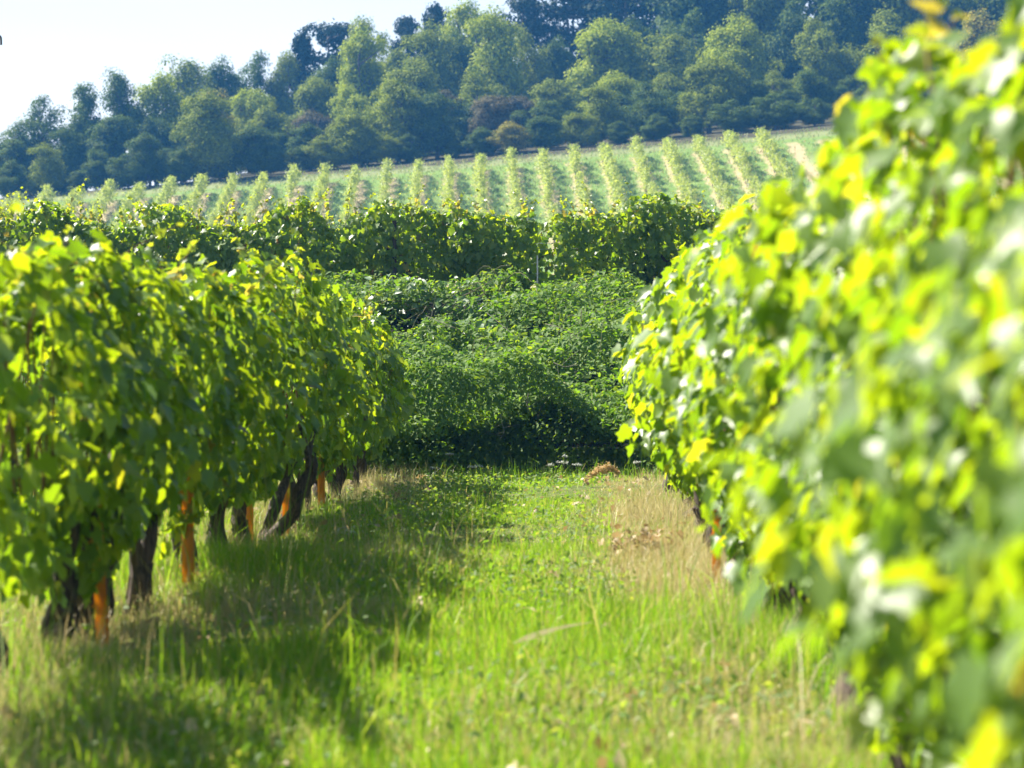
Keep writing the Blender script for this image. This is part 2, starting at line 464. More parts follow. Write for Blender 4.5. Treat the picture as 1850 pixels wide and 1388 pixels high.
V2, Q2, T2 = blades(rg, *(lambda q: (q[0], q[1]))(scatter(rg, 26000, -6.5, -2.9, 6, 27)), rg.uniform(0.05, 0.22, 26000), rg.uniform(0.006, 0.011, 26000))
o = link('path_grass', mesh_np('path_grass', np.concatenate([V, V2]), [np.concatenate([Q, Q2 + len(V)]), np.concatenate([T, T2 + len(V)])], M_GRASS))
tag(o, 'green uncut grass of the path between the two vine rows', 'grass', kind='stuff')
V, Q, T = blades(rg, x[isdry], y[isdry], hh[isdry] * 1.15, wd[isdry] * 0.75, 0.8)
xd, yd = scatter(rg, 15000, -3.2, -1.7, 6.5, 26)
xd = rg.normal(-2.35, 0.34, len(xd))
V2, Q2, T2 = blades(rg, xd, yd, rg.uniform(0.06, 0.26, len(xd)), np.full(len(xd), 0.003), 0.6)
xd, yd = scatter(rg, 11000, 0.1, 0.95, 11, 25.6)
xd = rg.normal(0.52, 0.24, len(xd))
kp = rg.uniform(0, 1, len(xd)) < np.clip(0.55 + 0.5 * W_dry(xd * 1.2, yd * 0.7 + 5), 0.05, 1); xd, yd = xd[kp], yd[kp]
V3, Q3, T3 = blades(rg, xd, yd, rg.uniform(0.08, 0.34, len(xd)) * (1 - 0.5 * sstep(17, 22, yd)), np.full(len(xd), 0.003), 0.75)
o = link('dry_grass', mesh_np('dry_grass', np.concatenate([V, V2, V3]), [np.concatenate([Q, Q2 + len(V), Q3 + len(V) + len(V2)]), np.concatenate([T, T2 + len(V), T3 + len(V) + len(V2)])], M_STRAW))
tag(o, 'straw coloured dry grass along the feet of the vines', 'dry grass', kind='stuff')
# low broad-leaved weeds in the turf
xw, yw = scatter(rg, 46000, -3.0, 1.3, 6, 26.5)
keep = (rg.uniform(0, 1, len(xw)) < np.clip(0.25 + 0.35 * W_h(xw * 1.3, yw * 1.3 + 9) + 0.5 * np.exp(-((xw + 1.5) / 0.5) ** 2), 0, 1)) & (dryness(xw, yw) < 0.75)
xw, yw = xw[keep], yw[keep]; n = len(xw)
P = np.stack([xw, yw, ground_z(xw, yw) + rg.uniform(0.01, 0.11, n)], -1)
N = rg.normal(0, 0.55, (n, 3)) + [0, 0, 1]
V, Fc = leaves(P, N, rg.normal(size=(n, 3)), rg.uniform(0.02, 0.05, n), OVAL_LEAF, rng=rg)
o = link('path_weeds', mesh_np('path_weeds', V, [Fc], M_WEED))
tag(o, 'low green weeds and clover among the path grass', 'weeds', kind='stuff')
# ranker grass at the foot of the brambles
xt, yt = scatter(rg, 2600, -3.4, 1.6, 24.6, 26.5)
V, Q, T = blades(rg, xt, yt, rg.uniform(0.05, 0.34, len(xt)) * rg.uniform(0.35, 1, len(xt)), rg.uniform(0.005, 0.010, len(xt)), 0.4)
o = link('rank_grass', mesh_np('rank_grass', V, [Q, T], M_GRASS))
tag(o, 'taller ranker grass growing at the foot of the bramble thicket', 'grass', kind='stuff')
# coarse turf of the hillside alleys
xh, yh = scatter(rg, 45000, -60, 30, 163, 200)
V, Q, T = blades(rg, xh, yh, rg.uniform(0.08, 0.30, len(xh)), rg.uniform(0.05, 0.10, len(xh)), 0.5)
m_ = leaf_mat('hill_turf', [(0, (0.10, 0.19, 0.035)), (0.6, (0.19, 0.27, 0.055)), (1, (0.42, 0.34, 0.2))], [(0, (0.2, 0.36, 0.07)), (1, (0.5, 0.45, 0.2))], fac=0.35, rough=0.6)
uu = ((xh - (yh - 195) * ROW_DX - ROW_X0) / ROW_SP + 0.5) % 1 - 0.5
kk = (np.abs(uu - 0.06) > 0.2) | (rg.uniform(0, 1, len(xh)) < 0.2)
k5 = np.repeat(kk, 5)
idx = np.cumsum(k5) - 1
o = link('hillside_grass', mesh_np('hillside_grass', V[k5], [idx[Q[kk]], idx[T[kk]]], m_))
tag(o, 'sunlit grass of the alleys between the hillside vine rows', 'grass', kind='stuff')

# ------------------------------------------------------------------ grapevines
def vine_foliage(rng, half, zb, zt, thick, n, size=(0.075, 0.135), ax='y', gap=0.0, thin=0.0):
    wt = Wave(rng, 1, 3.5); wb = Wave(rng, 1, 4.0); wk = Wave(rng, 2, 3.4); wgap = Wave(rng, 3, 6.5)
    m = int(n * 1.35)
    a = rng.uniform(-half * 1.12, half * 1.12, m)
    top = zt + 0.10 * wt(a); bot = zb + 0.09 * wb(a)
    q = rng.uniform(0, 1, m)
    z = bot + (top - bot) * q
    prof = (0.18 + 0.86 * sstep(-0.05, 0.42, q)) * np.where(q > 0.66, 1 - (q - 0.66) * 1.9, 1)
    th = thick * prof * (1 + 0.28 * wk(a, z))
    side = np.where(rng.uniform(0, 1, m) < 0.5, -1, 1)
    r = 1 - np.abs(rng.normal(0, 0.30, m)); r = np.clip(r, -0.2, 1.08)
    p = side * th * r
    keep = wgap(a, p, z) > -1.15 + gap + 0.35 * (1 - q)
    keep &= (rng.uniform(0, 1, m) > thin) | (q > 0.52)
    a, p, z, q, side, r = (v[keep][:n] for v in (a, p, z, q, side, r))
    m = len(a)
    nn = np.stack([side * (0.9 - 0.6 * (q > 0.88)), np.zeros(m), 0.35 + 0.5 * q], -1) + rng.normal(0, 0.42, (m, 3))
    tt = np.stack([side * 0.45, np.zeros(m), -0.9 + 0.4 * (q > 0.9)], -1) + rng.normal(0, 0.5, (m, 3))
    S = rng.uniform(*size, m) * np.where(q > 0.9, 0.85, 1)
    P = np.stack([p, a, z], -1)
    if ax == 'x':
        sw = lambda v: v[:, [1, 0, 2]] * np.array([1, 1, 1.0])
        P, nn, tt = sw(P), sw(nn), sw(tt)
    P = P - nrm(tt) * S[:, None] * 0.35
    return leaves(P, nn, tt, S, VINE_LEAF, rng=rng)

def vine_shoots(rng, parent, half, zt, count, ax='y', lo=0.15, hi=0.42, leafs=(0.035, 0.09)):
    for _ in range(count):
        mb = MB()
        a = rng.uniform(-half, half); p = rng.normal(0, 0.10)
        L = rng.uniform(lo, hi) * (1 if rng.uniform() < 0.85 else 1.5)
        dirn = np.array([rng.normal(0, 0.28), rng.normal(0, 0.35), 1.0])
        bend = np.array([rng.normal(0, 0.35), rng.normal(0, 0.45), -0.25])
        s = np.linspace(0, 1, 7)[:, None]
        base = np.array([p, a, zt - 0.18])
        pts = base + (L + 0.15) * (s * dirn + s ** 2.2 * bend * 0.7)
        if ax == 'x': pts = pts[:, [1, 0, 2]]
        mb.tube(pts, np.linspace(0.0035, 0.0012, 7), 5, 0)
        k = int(5 + L * 14)
        t = np.sort(rng.uniform(0.15, 1.0, k))
        P = np.stack([np.interp(t, s[:, 0], pts[:, j]) for j in range(3)], -1)
        S = leafs[1] * (1 - t) + leafs[0] * t
        S = S * rng.uniform(0.7, 1.2, k)
        nn = rng.normal(0, 0.7, (k, 3)) + [0, 0, 0.5]
        tt = rng.normal(0, 0.8, (k, 3)) + [0, 0, -0.1]
        V, Fc = leaves(P, nn, tt, S, VINE_LEAF, rng=rng)
        sh = link('young_shoot', mb.build('young_shoot', M_CANE), parent)
        link('shoot_leaves', mesh_np('shoot_leaves', V, [Fc], M_SHOOT), sh)

def vine_trunk(rng, h, r, double, ax='y', half=0.6):
    mb = MB()
    for k in range(2 if double else 1):
        n = 12
        s = np.linspace(0, 1, n)
        lean = rng.normal(0, 0.10, 2) + (np.array([0, (k - 0.5) * 0.28]) if double else 0)
        off = np.array([rng.normal(0, 0.02), (k - 0.5) * 0.07 if double else 0.0])
        wob = Wave(rng, 1, 7.0); wob2 = Wave(rng, 1, 7.0)
        pts = np.stack([off[0] + lean[0] * s + 0.018 * wob(s), off[1] + lean[1] * s + 0.022 * wob2(s), -0.06 + (h + 0.06) * s], -1)
        rad = r * (1.25 - 0.55 * s + 0.12 * np.sin(s * 9 + rng.uniform(0, 6))) * (1 + 0.5 * np.exp(-s * 9)) * (0.8 if double else 1)
        if ax == 'x': pts = pts[:, [1, 0, 2]]
        mb.tube(pts, rad, 11, 0, rng, 0.13)
        # strips of peeling bark
        for _ in range(7):
            th = rng.uniform(0, 6.28); i0 = rng.integers(1, 6); i1 = i0 + rng.integers(3, 6)
            c = pts[i0:i1] + np.stack([np.cos(th + 0.1 * np.arange(i1 - i0)) * rad[i0:i1] * 1.04, np.sin(th + 0.1 * np.arange(i1 - i0)) * rad[i0:i1] * 1.04, np.zeros(i1 - i0)], -1)
            mb.tube(c, rng.uniform(0.004, 0.009), 4, 0, rng, 0.3)
        # arms of the old wood up into the canopy
        for sg in (-1, 1):
            t = np.linspace(0, 1, 7)
            arm = pts[-1][None] + np.stack([np.zeros(7), sg * half * 0.9 * t ** 1.2, 0.32 * t ** 0.6], -1)[:, [0, 1, 2] if ax == 'y' else [1, 0, 2]]
            mb.tube(arm, np.linspace(rad[-1] * 0.8, 0.012, 7), 7, 0, rng, 0.12)
    return mb

def vine_canes(rng, half, h, zt, ax='y'):
    mb = MB()
    for a in np.linspace(-half * 0.9, half * 0.9, 7):
        s = np.linspace(0, 1, 6)
        pts = np.stack([rng.normal(0, 0.05) + rng.normal(0, 0.1) * s, a + rng.normal(0, 0.12) * s, h + 0.2 + (zt - h - 0.3) * s], -1)
        if ax == 'x': pts = pts[:, [1, 0, 2]]
        mb.tube(pts, np.linspace(0.007, 0.003, 6), 5, 0)
    return mb

def make_vine(x, y, label, group, seed, half, zb, zt, thick, n, ax='y', trunk=(0.55, 0.045, False), shoots=3, sh=(0.15, 0.42), size=(0.075, 0.135), gap=0.0, thin=0.0, zoff=0.0):
    rng = np.random.default_rng(seed)
    z0 = gz(x, y) + zoff
    t = thing('grapevine', label, 'grapevine', (x, y, z0), 0, group)
    link('trunk', vine_trunk(rng, trunk[0], trunk[1], trunk[2], ax, half).build('trunk', M_BARK, True), t)
    link('canes', vine_canes(rng, half, trunk[0], zt, ax).build('canes', M_CANE, True), t)
    V, Fc = vine_foliage(rng, half, zb, zt, thick, n, size, ax, gap, thin)
    link('foliage', mesh_np('foliage', V, [Fc], M_VINE), t)
    if shoots:
        vine_shoots(rng, t, half, zt, shoots, ax, *sh)
    return t

_u = ['', 'first', 'second', 'third', 'fourth', 'fifth', 'sixth', 'seventh', 'eighth', 'ninth', 'tenth', 'eleventh', 'twelfth', 'thirteenth', 'fourteenth',
      'fifteenth', 'sixteenth', 'seventeenth', 'eighteenth', 'nineteenth']
def ordinal(n):
    if n < 20: return _u[n]
    t, u = divmod(n, 10)
    tens = {2: 'twent', 3: 'thirt', 4: 'fort', 5: 'fift', 6: 'sixt'}[t]
    return tens + ('ieth' if u == 0 else 'y-' + _u[u])
ORD = [ordinal(k + 1) for k in range(69)]

# left row, its shaded side towards the path: (distance, x, top, double trunk)
LX = -2.18
LEFT_X = {8.75: -2.12, 9.9: -2.22, 10.75: -2.26, 11.55: -2.17, 12.85: -2.16, 14.15: -2.2}
LEFT = [(7.4, 1.72, 0), (8.75, 1.70, 0), (9.9, 1.78, 1), (10.75, 1.74, 1), (11.55, 1.76, 1), (12.85, 1.74, 1), (14.15, 1.78, 1), (15.3, 1.80, 0),
        (16.25, 1.98, 1), (17.15, 1.92, 1), (18.5, 1.80, 0), (19.8, 1.74, 0), (21.0, 1.74, 1), (22.3, 1.76, 0), (23.5, 1.74, 0)]
nL = len(LEFT)
for i, (yy, top, dbl) in enumerate(LEFT):
    k = nL - 1 - i
    lab = ('grapevine ending the shaded left row, beside the bramble thicket' if k == 0 else
           f'leafy grapevine in the shaded left row, {ORD[k]} from its bramble end')
    xx = LEFT_X.get(yy, LX + (0.03 * math.sin(i * 2.3)))
    half = 0.5 * ((LEFT[i + 1][0] if i + 1 < nL else yy + 1.2) - (LEFT[i - 1][0] if i else yy - 1.2)) / 2 + 0.08
    make_vine(xx, yy, lab, 'grapevines of the left row', 100 + i, half, 0.45 if i > 3 else 0.38, top - 0.15, 0.36, int(1150 * half / 0.62), size=(0.06, 0.112),
              trunk=(0.52, 0.046 if not dbl else 0.052, bool(dbl)), shoots=3, thin=(0.95, 0.75, 0.35)[i] if i < 3 else 0.12, gap=0.55 if i < 2 else 0.0)
# right row, its sunlit side towards the path
RIGHT = [(3.15, 1.72), (4.3, 1.78), (5.3, 1.95), (6.25, 2.04), (7.4, 1.99), (8.6, 1.84), (9.8, 1.82), (10.95, 1.84), (12.1, 1.90),
         (13.3, 1.93), (14.5, 1.94), (15.6, 1.93), (16.5, 1.93), (17.6, 1.93), (18.8, 1.95), (20.0, 1.95), (21.2, 1.95), (22.3, 1.95), (23.3, 1.90)]
nR = len(RIGHT)
for i, (yy, top) in enumerate(RIGHT):
    k = nR - 1 - i
    lab = ('sunlit grapevine ending the right row, beside the bramble thicket' if k == 0 else
           f'sunlit yellow-green grapevine in the right row, {ORD[k]} from its bramble end')
    if i == 0: lab = 'most blurred sunlit grapevine of the right row, nearest the camera'
    make_vine(0.87 + 0.06 * (yy < 9.5) + (0.05 if i in (12, 13) else 0) + 0.025 * math.sin(i * 1.7), yy, lab, 'grapevines of the right row', 200 + i, 0.64, 0.32 if i < 9 else 0.36, top - 0.05, 0.42, 1100 if i < 6 else 850, size=(0.05, 0.088) if i < 6 else (0.062, 0.115),
              trunk=(0.5, 0.075, i in (8, 12)), shoots=4 if i in (3, 4) else 2, sh=(0.12, 0.30))
# the next row to the left, seen under and through the left row
for i in range(13):
    yy = 8.0 + 1.3 * i
    make_vine(-5.2, yy, f'grapevine standing behind the shaded left row, {ORD[12 - i]} from its bramble end', 'grapevines of the row behind the left row', 300 + i, 0.68, 0.42, 1.62, 0.34, 380,
              trunk=(0.55, 0.05, False), shoots=0)
# cross row on top of the bank
CROSS = [(-11.5, 3.35), (-10.3, 3.40), (-9.1, 3.42), (-7.95, 3.44), (-6.85, 3.28), (-5.7, 3.34), (-4.55, 3.40), (-3.45, 3.42), (-2.35, 3.48), (-1.35, 3.42), (0.25, 3.40), (1.2, 3.46), (2.3, 3.30), (3.4, 3.34), (4.6, 3.4), (5.8, 3.4)]
gapi = 9
for i, (xx, top) in enumerate(CROSS):
    z0 = gz(xx, 34.8)
    if i <= gapi:
        k = gapi - i
        lab = ('backlit grapevine on the bank just left of the gap with wires' if k == 0 else f'backlit grapevine on the bank, {ORD[k]} to the left of the wire gap')
    else:
        k = i - gapi - 1
        lab = ('backlit grapevine on the bank just right of the gap with wires' if k == 0 else f'backlit grapevine on the bank, {ORD[k]} to the right of the wire gap')
    make_vine(xx, 34.8, lab, 'grapevines of the cross row on the bank', 400 + i, 0.62 if i != gapi else 0.55, 0.12, top - z0 - 0.05, 0.40, 1450, ax='x', gap=-0.5, trunk=(0.5, 0.05, False), shoots=11, sh=(0.18, 0.50), size=(0.066, 0.118))
for i, xx in enumerate(np.arange(-12.4, 6.6, 1.27)):
    make_vine(float(xx), 37.4, f'grapevine of the rear bank row, {ORD[i]} from its left end', 'grapevines of the rear row on the bank', 500 + i, 0.66, 0.2, 1.27, 0.34, 520, ax='x', trunk=(0.5, 0.045, False), shoots=5)

# ------------------------------------------------------------------ stakes, posts, wires
def stake(x, y, h, w, label, rng):
    mb = MB()
    s = np.linspace(0, 1, 5)
    lx, ly = rng.normal(0, 0.02, 2)
    for a, b in ((0, 0),):
        # an angle-iron profile: two thin flanges meeting at a right angle
        t = 0.006
        z0 = -0.15
        mb.box((-w / 2, -t / 2, z0), (w / 2, t / 2, h))
        mb.box((w / 2 - t, t / 2 + 0.0005, z0), (w / 2, w * 0.8, h))
        for k in range(6):                      # wire notches
            zz = h * (0.25 + 0.13 * k)
            mb.tube(np.array([[-w * 0.5 - 0.012, -0.002, zz], [-w * 0.5 + 0.004, -0.002, zz + 0.012]]), 0.003, 5)
    t = link('vine_stake', mb.build('vine_stake', M_STAKE), None, (x, y, gz(x, y)))
    t.rotation_euler = (lx, ly, rng.normal(0.1, 0.2))
    tag(t, label, 'stake', 'orange vine stakes')
nt = M_STAKE.node_tree; bs = nt.nodes['Principled BSDF']
tc = nt.nodes.new('ShaderNodeTexCoord'); mp = nt.nodes.new('ShaderNodeMapping'); mp.inputs['Scale'].default_value = (40, 40, 7)
nz = nt.nodes.new('ShaderNodeTexNoise'); nz.inputs['Detail'].default_value = 8; nz.inputs['Scale'].default_value = 1.0
nt.links.new(tc.outputs['Object'], mp.inputs[0]); nt.links.new(mp.outputs[0], nz.inputs['Vector'])
r_ = ramp(nt, [(0.36, (0.20, 0.08, 0.02)), (0.52, (0.66, 0.25, 0.02)), (0.72, (0.82, 0.36, 0.04))])
nt.links.new(nz.outputs[0], r_.inputs[0]); nt.links.new(r_.outputs[0], bs.inputs['Base Color'])
rs = np.random.default_rng(3)
stake(at(181, 0, 10.45)[0], 10.45, 0.72, 0.055, 'orange stake in the left row nearest the camera, next to the blurred trunks', rs)
stake(at(336, 0, 12.3)[0], 12.3, 0.72, 0.058, 'bright orange stake at the middle of the left row', rs)
stake(at(452, 0, 15.7)[0] - 0.02, 15.7, 0.72, 0.05, 'orange stake mostly covered by leaves in the left row', rs)
stake(at(516, 0, 16.75)[0], 16.72, 0.72, 0.05, 'orange stake between two dark trunks of the left row', rs)
stake(at(579, 0, 19.2)[0], 19.2, 0.72, 0.05, 'yellowish orange stake at the far end of the left row', rs)
stake(at(1304, 0, 13.0)[0] - 0.02, 13.2, 0.72, 0.05, 'orange stake beside the dark trunks of the right row', rs)

mb = MB()
mb.tube(np.array([[0, 0, -0.3], [0.005, 0, 0.5], [0, 0, 1.12]]), 0.032, 8)
mb.tube(np.array([[0, 0, 1.12], [0, 0, 1.135]]), 0.036, 8)
px, py, _ = at(712, 0, 34.52)
o = link('trellis_post', mb.build('trellis_post', M_POST), None, (px, py, gz(px, py)))
tag(o, 'dark upright trellis post in front of the vines on the bank', 'post')
mb = MB()
mb.tube(np.array([[0, 0, -0.3], [0, 0, 0.62]]), 0.012, 8)
for k in range(3): mb.tube(np.array([[-0.03, 0, 0.2 + 0.16 * k], [0.03, 0, 0.21 + 0.16 * k]]), 0.004, 5)
px, py, _ = at(971, 0, 34.4)
o = link('steel_post', mb.build('steel_post', M_STEEL), None, (px, py, gz(px, py)))
tag(o, 'short grey steel post below the gap in the bank vines', 'post')
for k, (zz, w) in enumerate(((2.93, 'upper'), (2.85, 'lower'))):
    mb = MB()
    xs_ = np.linspace(-12.2, 6.5, 30)
    mb.tube(np.stack([xs_, np.full(30, 34.75 + 0.05 * k), zz - 0.02 * np.abs(np.sin(xs_))], -1), 0.003, 5)
    o = link('trellis_wire', mb.build('trellis_wire', M_STEEL), None)
    tag(o, f'thin {w} wire stretched across the gap in the bank vines', 'wire', 'trellis wires')
# tall pole with a hooked top whose tip shows at the left edge
mb = MB()
hx, hy, hz = at(-17, 60, 36.2)
g0 = gz(hx, hy)
t = np.linspace(0, math.pi * 0.95, 10)
pts = [[0, 0, -0.4], [0, 0, 1.5], [0, 0, hz - g0 - 0.06]] + [[0.055 - 0.055 * math.cos(a), 0, hz - g0 - 0.06 + 0.055 * math.sin(a)] for a in t[1:]] + [[0.112, 0, hz - g0 - 0.15]]
mb.tube(np.array(pts), np.array([0.03, 0.025] + [0.016] * (len(pts) - 2)), 8)
o = link('hooked_pole', mb.build('hooked_pole', M_POST, True), None, (hx, hy, g0))
tag(o, 'black hooked tip of a tall pole against the sky at the left edge', 'pole')

# ------------------------------------------------------------------ bramble thicket on the bank
rb = np.random.default_rng(21)
B1 = Wave(rb, 2, 1.3); B2 = Wave(rb, 2, 3.6); B3 = Wave(rb, 3, 5.0); B4 = Wave(rb, 3, 2.2)
def heap_z(x, y):
    """top surface of the overgrown heap"""
    f = (0.95 + 0.16 * B2(x * 0.5, 7.0)) * sstep(25.9, 26.4, y + 0.42 * B1(x * 1.3, 3.0)) + 1.33 * sstep(26.4, 33.6, y)
    return f + (0.20 * np.maximum(B1(x * 0.9, y * 0.8), -0.6) * (1 - 0.6 * sstep(29, 32, y)) + 0.08 * B2(x, y)) * sstep(25.9, 27, y)
def thicket(rng, n, x0, x1, y0, y1, depth, size, tm, mask=None, dz=0.0):
    x = rng.uniform(x0, x1, n); y = y0 + (y1 - y0) * rng.uniform(0, 1, n)
    z = heap_z(x, y) + dz
    e = 0.04
    gx = (heap_z(x + e, y) - heap_z(x - e, y)) / (2 * e); gy = (heap_z(x, y + e) - heap_z(x, y - e)) / (2 * e)
    N0 = nrm(np.stack([-gx, -gy, np.ones(n)], -1))
    dd = rng.uniform(0, 1, n) ** 1.5 * depth
    P = np.stack([x, y, z], -1) - N0 * dd[:, None] + N0 * (0.10 * B3(x, y, z) + np.abs(rng.normal(0, 0.05, n)))[:, None]
    keep = (B4(P[:, 0] * 1.5, P[:, 1], P[:, 2] * 1.5) + 0.8 * B3(P[:, 0], P[:, 1], P[:, 2]) > -0.45) | (dd > 0.22)
    keep &= P[:, 2] > ground_z(x, y) + 0.02
    keep &= (P[:, 2] > 0.62 + 0.16 * B2(x * 0.6, 3.3)) | (y > 26.75)
    if mask is not None: keep &= mask(P)
    P, N0 = P[keep], N0[keep]; m = len(P)
    N = N0 * 0.5 + [0, -0.15, 0.55] + rng.normal(0, 0.45, (m, 3))
    T = np.stack([rng.normal(0, 0.8, m), rng.normal(-0.4, 0.7, m), rng.normal(-0.35, 0.4, m)], -1)
    return leaves(P, N, T, rng.uniform(*size, m), tm, rng=rng), P

tb = thing('bramble_thicket', 'dense green bramble thicket covering the bank at the end of the path', 'thicket', (-0.8, 27.5, 0))
inv = -np.array([-0.8, 27.5, 0.0])
(V, Fc), PB = thicket(rb, 120000, -5.5, 3.6, 25.75, 34.0, 0.5, (0.04, 0.115), OVAL_LEAF)
# the steep front: leaves hanging over a dark hollow
n = 52000
xf = rb.uniform(-5.5, 3.6, n); zf = rb.uniform(0.02, 1.0, n) * (0.9 + 0.12 * B2(xf * 0.5, 7.0))
yf = 26.15 - 0.42 * B1(xf * 1.3, 3.0) + 0.35 + 0.6 * np.clip(1 - zf, 0, 1) * np.clip(zf + 0.12, 0, 1) * 2.4 + 0.20 * B4(xf * 1.2, zf, zf) + rb.uniform(-0.1, 1.3, n) + 0.1 * B3(xf, zf, zf)
kp = (B4(xf * 1.8 + 4, yf, zf * 2) + 0.5 * B3(xf, yf, zf)) > (0.1 - 0.8 * (zf > 0.8) - 0.9 * (zf < 0.25))
Pf = np.stack([xf, yf, zf], -1)[kp]; m_ = len(Pf)
Vf, Ff = leaves(Pf, rb.normal(0, 0.4, (m_, 3)) + [0, -0.55, 0.65], rb.normal(0, 0.6, (m_, 3)) + [0, -0.5, -0.5], rb.uniform(0.04, 0.085, m_), OVAL_LEAF, rng=rb)
# the lip: a thick roof of leaves overhanging the hollow
n = 42000
xl = rb.uniform(-5.5, 3.6, n); ul = rb.uniform(0, 1, n)
yl = 25.75 - 0.42 * B1(xl * 1.3, 3.0) + 1.7 * ul
tl = 0.98 + 0.16 * B2(xl * 0.5, 7.0) + 0.10 * B2(xl * 0.9, yl) + 0.16 * ul
zl = tl - 0.22 * np.clip(1 - ul * 3.5, 0, 1) ** 2 - rb.uniform(0, 1, n) ** 1.3 * (0.16 + 0.14 * ul) + 0.10 * B3(xl, yl, yl)
Pl = np.stack([xl, yl, zl], -1)
Vl, Fl = leaves(Pl, rb.normal(0, 0.42, (n, 3)) + [0, -0.35, 0.75], rb.normal(0, 0.7, (n, 3)) + [0, -0.6, -0.35], rb.uniform(0.04, 0.085, n), OVAL_LEAF, rng=rb)
Vf = np.concatenate([Vf, Vl]); Ff = np.concatenate([Ff, Fl + len(Vf) - len(Vl)])
link('foliage', mesh_np('bramble_foliage', np.concatenate([V, Vf]) + inv, [np.concatenate([Fc, Ff + len(V)])], M_BRAMBLE), tb)
# the hole at the upper left, overgrown by a smaller mound, and short upright sprigs all over
(Vm, Fm), _ = thicket(rb, 12000, -3.6, -1.7, 28.3, 31.6, 0.4, (0.04, 0.09), OVAL_LEAF, lambda P: ((P[:, 0] + 2.6) / 0.95) ** 2 + ((P[:, 1] - 30) / 1.6) ** 2 < 1, 0.22)
SV = []; SF = []; so = 0
for k in range(420):
    x0 = rb.uniform(-5.2, 3.4); y0 = rb.uniform(25.9, 33.6)
    p0 = np.array([x0, y0, float(heap_z(np.array(x0), np.array(y0))) - 0.03])
    dv = np.array([rb.normal(0, 0.5), rb.normal(-0.25, 0.45), rb.uniform(0.25, 1.0)]) * rb.uniform(0.15, 0.38)
    m1 = rb.integers(9, 17); t = np.linspace(0.1, 1, m1)[:, None]
    Pk = p0 + dv * t + np.array([0, 0, -0.25]) * np.linalg.norm(dv) * t ** 2
    v_, f_ = leaves(Pk, rb.normal(0, 0.4, (m1, 3)) + [0, -0.1, 0.8], rb.normal(0, 0.8, (m1, 3)) + dv, rb.uniform(0.04, 0.09, m1) * (1.15 - 0.5 * t[:, 0]), OVAL_LEAF, rng=rb)
    SV.append(v_); SF.append(f_ + so); so += len(v_)
SV = np.concatenate([Vm] + SV); SF = np.concatenate([Fm] + [f + len(Vm) for f in SF])
link('sprigs', mesh_np('bramble_sprigs', SV + inv, [SF], M_BRAMBLE), tb)
# leafy sprays growing out of the hollow into the light
Ps = []; Ns = []
for k in range(24):
    c = np.array([rb.uniform(-5, 3.2), 0, abs(rb.normal(0.1, 0.32)) + 0.06])
    c[1] = 25.95 - 0.42 * float(B1(c[0] * 1.3, 3.0)) + rb.uniform(-0.1, 0.35)
    nn_ = int(rb.uniform(30, 110)); rr_ = rb.uniform(0.08, 0.2)
    q_ = rb.normal(0, 1, (nn_, 3)) * np.array([1.2, 0.7, 0.6]) * rr_ + c
    q_[:, 2] = np.maximum(q_[:, 2], 0.03)
    Ps.append(q_)
Ps = np.concatenate(Ps); m_ = len(Ps)
Vs, Fs = leaves(Ps, rb.normal(0, 0.35, (m_, 3)) + [-0.3, -0.2, 0.8], rb.normal(0, 0.7, (m_, 3)) + [0, -0.5, -0.2], rb.uniform(0.035, 0.08, m_), OVAL_LEAF, rng=rb)
link('leaf_sprays', mesh_np('leaf_sprays', Vs + inv, [Fs], M_BRAMBLE), tb)
mb = MB()
for k in range(70):                                    # arching stems
    x0 = rb.uniform(-5.2, 3.4); y0 = rb.uniform(26.0, 33.5)
    L = rb.uniform(0.5, 1.3); a = rb.normal(-1.57, 0.9)
    s = np.linspace(0, 1, 8)
    xx = x0 + math.cos(a) * L * s; yy = y0 + math.sin(a) * L * s
    zz = heap_z(np.array([x0]), np.array([y0]))[0] - 0.25 + (0.42 * np.sin(s * 2.4)) - 0.25 * s * (heap_z(np.array([x0]), np.array([y0]))[0] - heap_z(xx, yy) > 0.2)
    mb.tube(np.stack([xx, yy, zz], -1) + inv, np.linspace(0.006, 0.0025, 8), 5)
link('stems', mb.build('bramble_stems', M_STEM, True), tb)
def twig_mesh(rng, pts, r=0.004):
    mb = MB(); pts = np.asarray(pts, float)
    mb.tube(pts, np.linspace(r, r * 0.4, len(pts)), 5)
    for i in range(1, len(pts) - 1):
        d = rng.normal(0, 0.12, 3) + [0, 0, 0.05]
        mb.tube(np.stack([pts[i], pts[i] + d * 0.6, pts[i] + d]), np.array([r * 0.5, r * 0.4, r * 0.2]), 4)
    return mb
for spec in ([(985, 590, 29.2), (1010, 596, 29.0), (1030, 606, 28.9), (1050, 618, 28.8)], [(905, 752, 25.95), (908, 770, 25.93), (912, 785, 25.9), (903, 800, 25.9)],
             [(1000, 660, 27.2), (1020, 668, 27.1), (1045, 664, 27.0)], [(955, 715, 26.1), (952, 735, 26.05), (958, 752, 26.0)], [(880, 570, 30), (905, 590, 29.8), (925, 607, 29.6)], [(770, 575, 30), (800, 588, 29.8), (830, 600, 29.6)]):
    pts = [np.array(at(*s_)) + inv for s_ in spec]
    pts = np.array([np.array([np.interp(q, np.arange(len(pts)), [p[j] for p in pts]) for j in range(3)]) for q in np.linspace(0, len(pts) - 1, 7)]) + [0, -0.12, 0.03]
    link('dead_twig', twig_mesh(rb, pts).build('dead_twig', M_TWIG, True), tb)
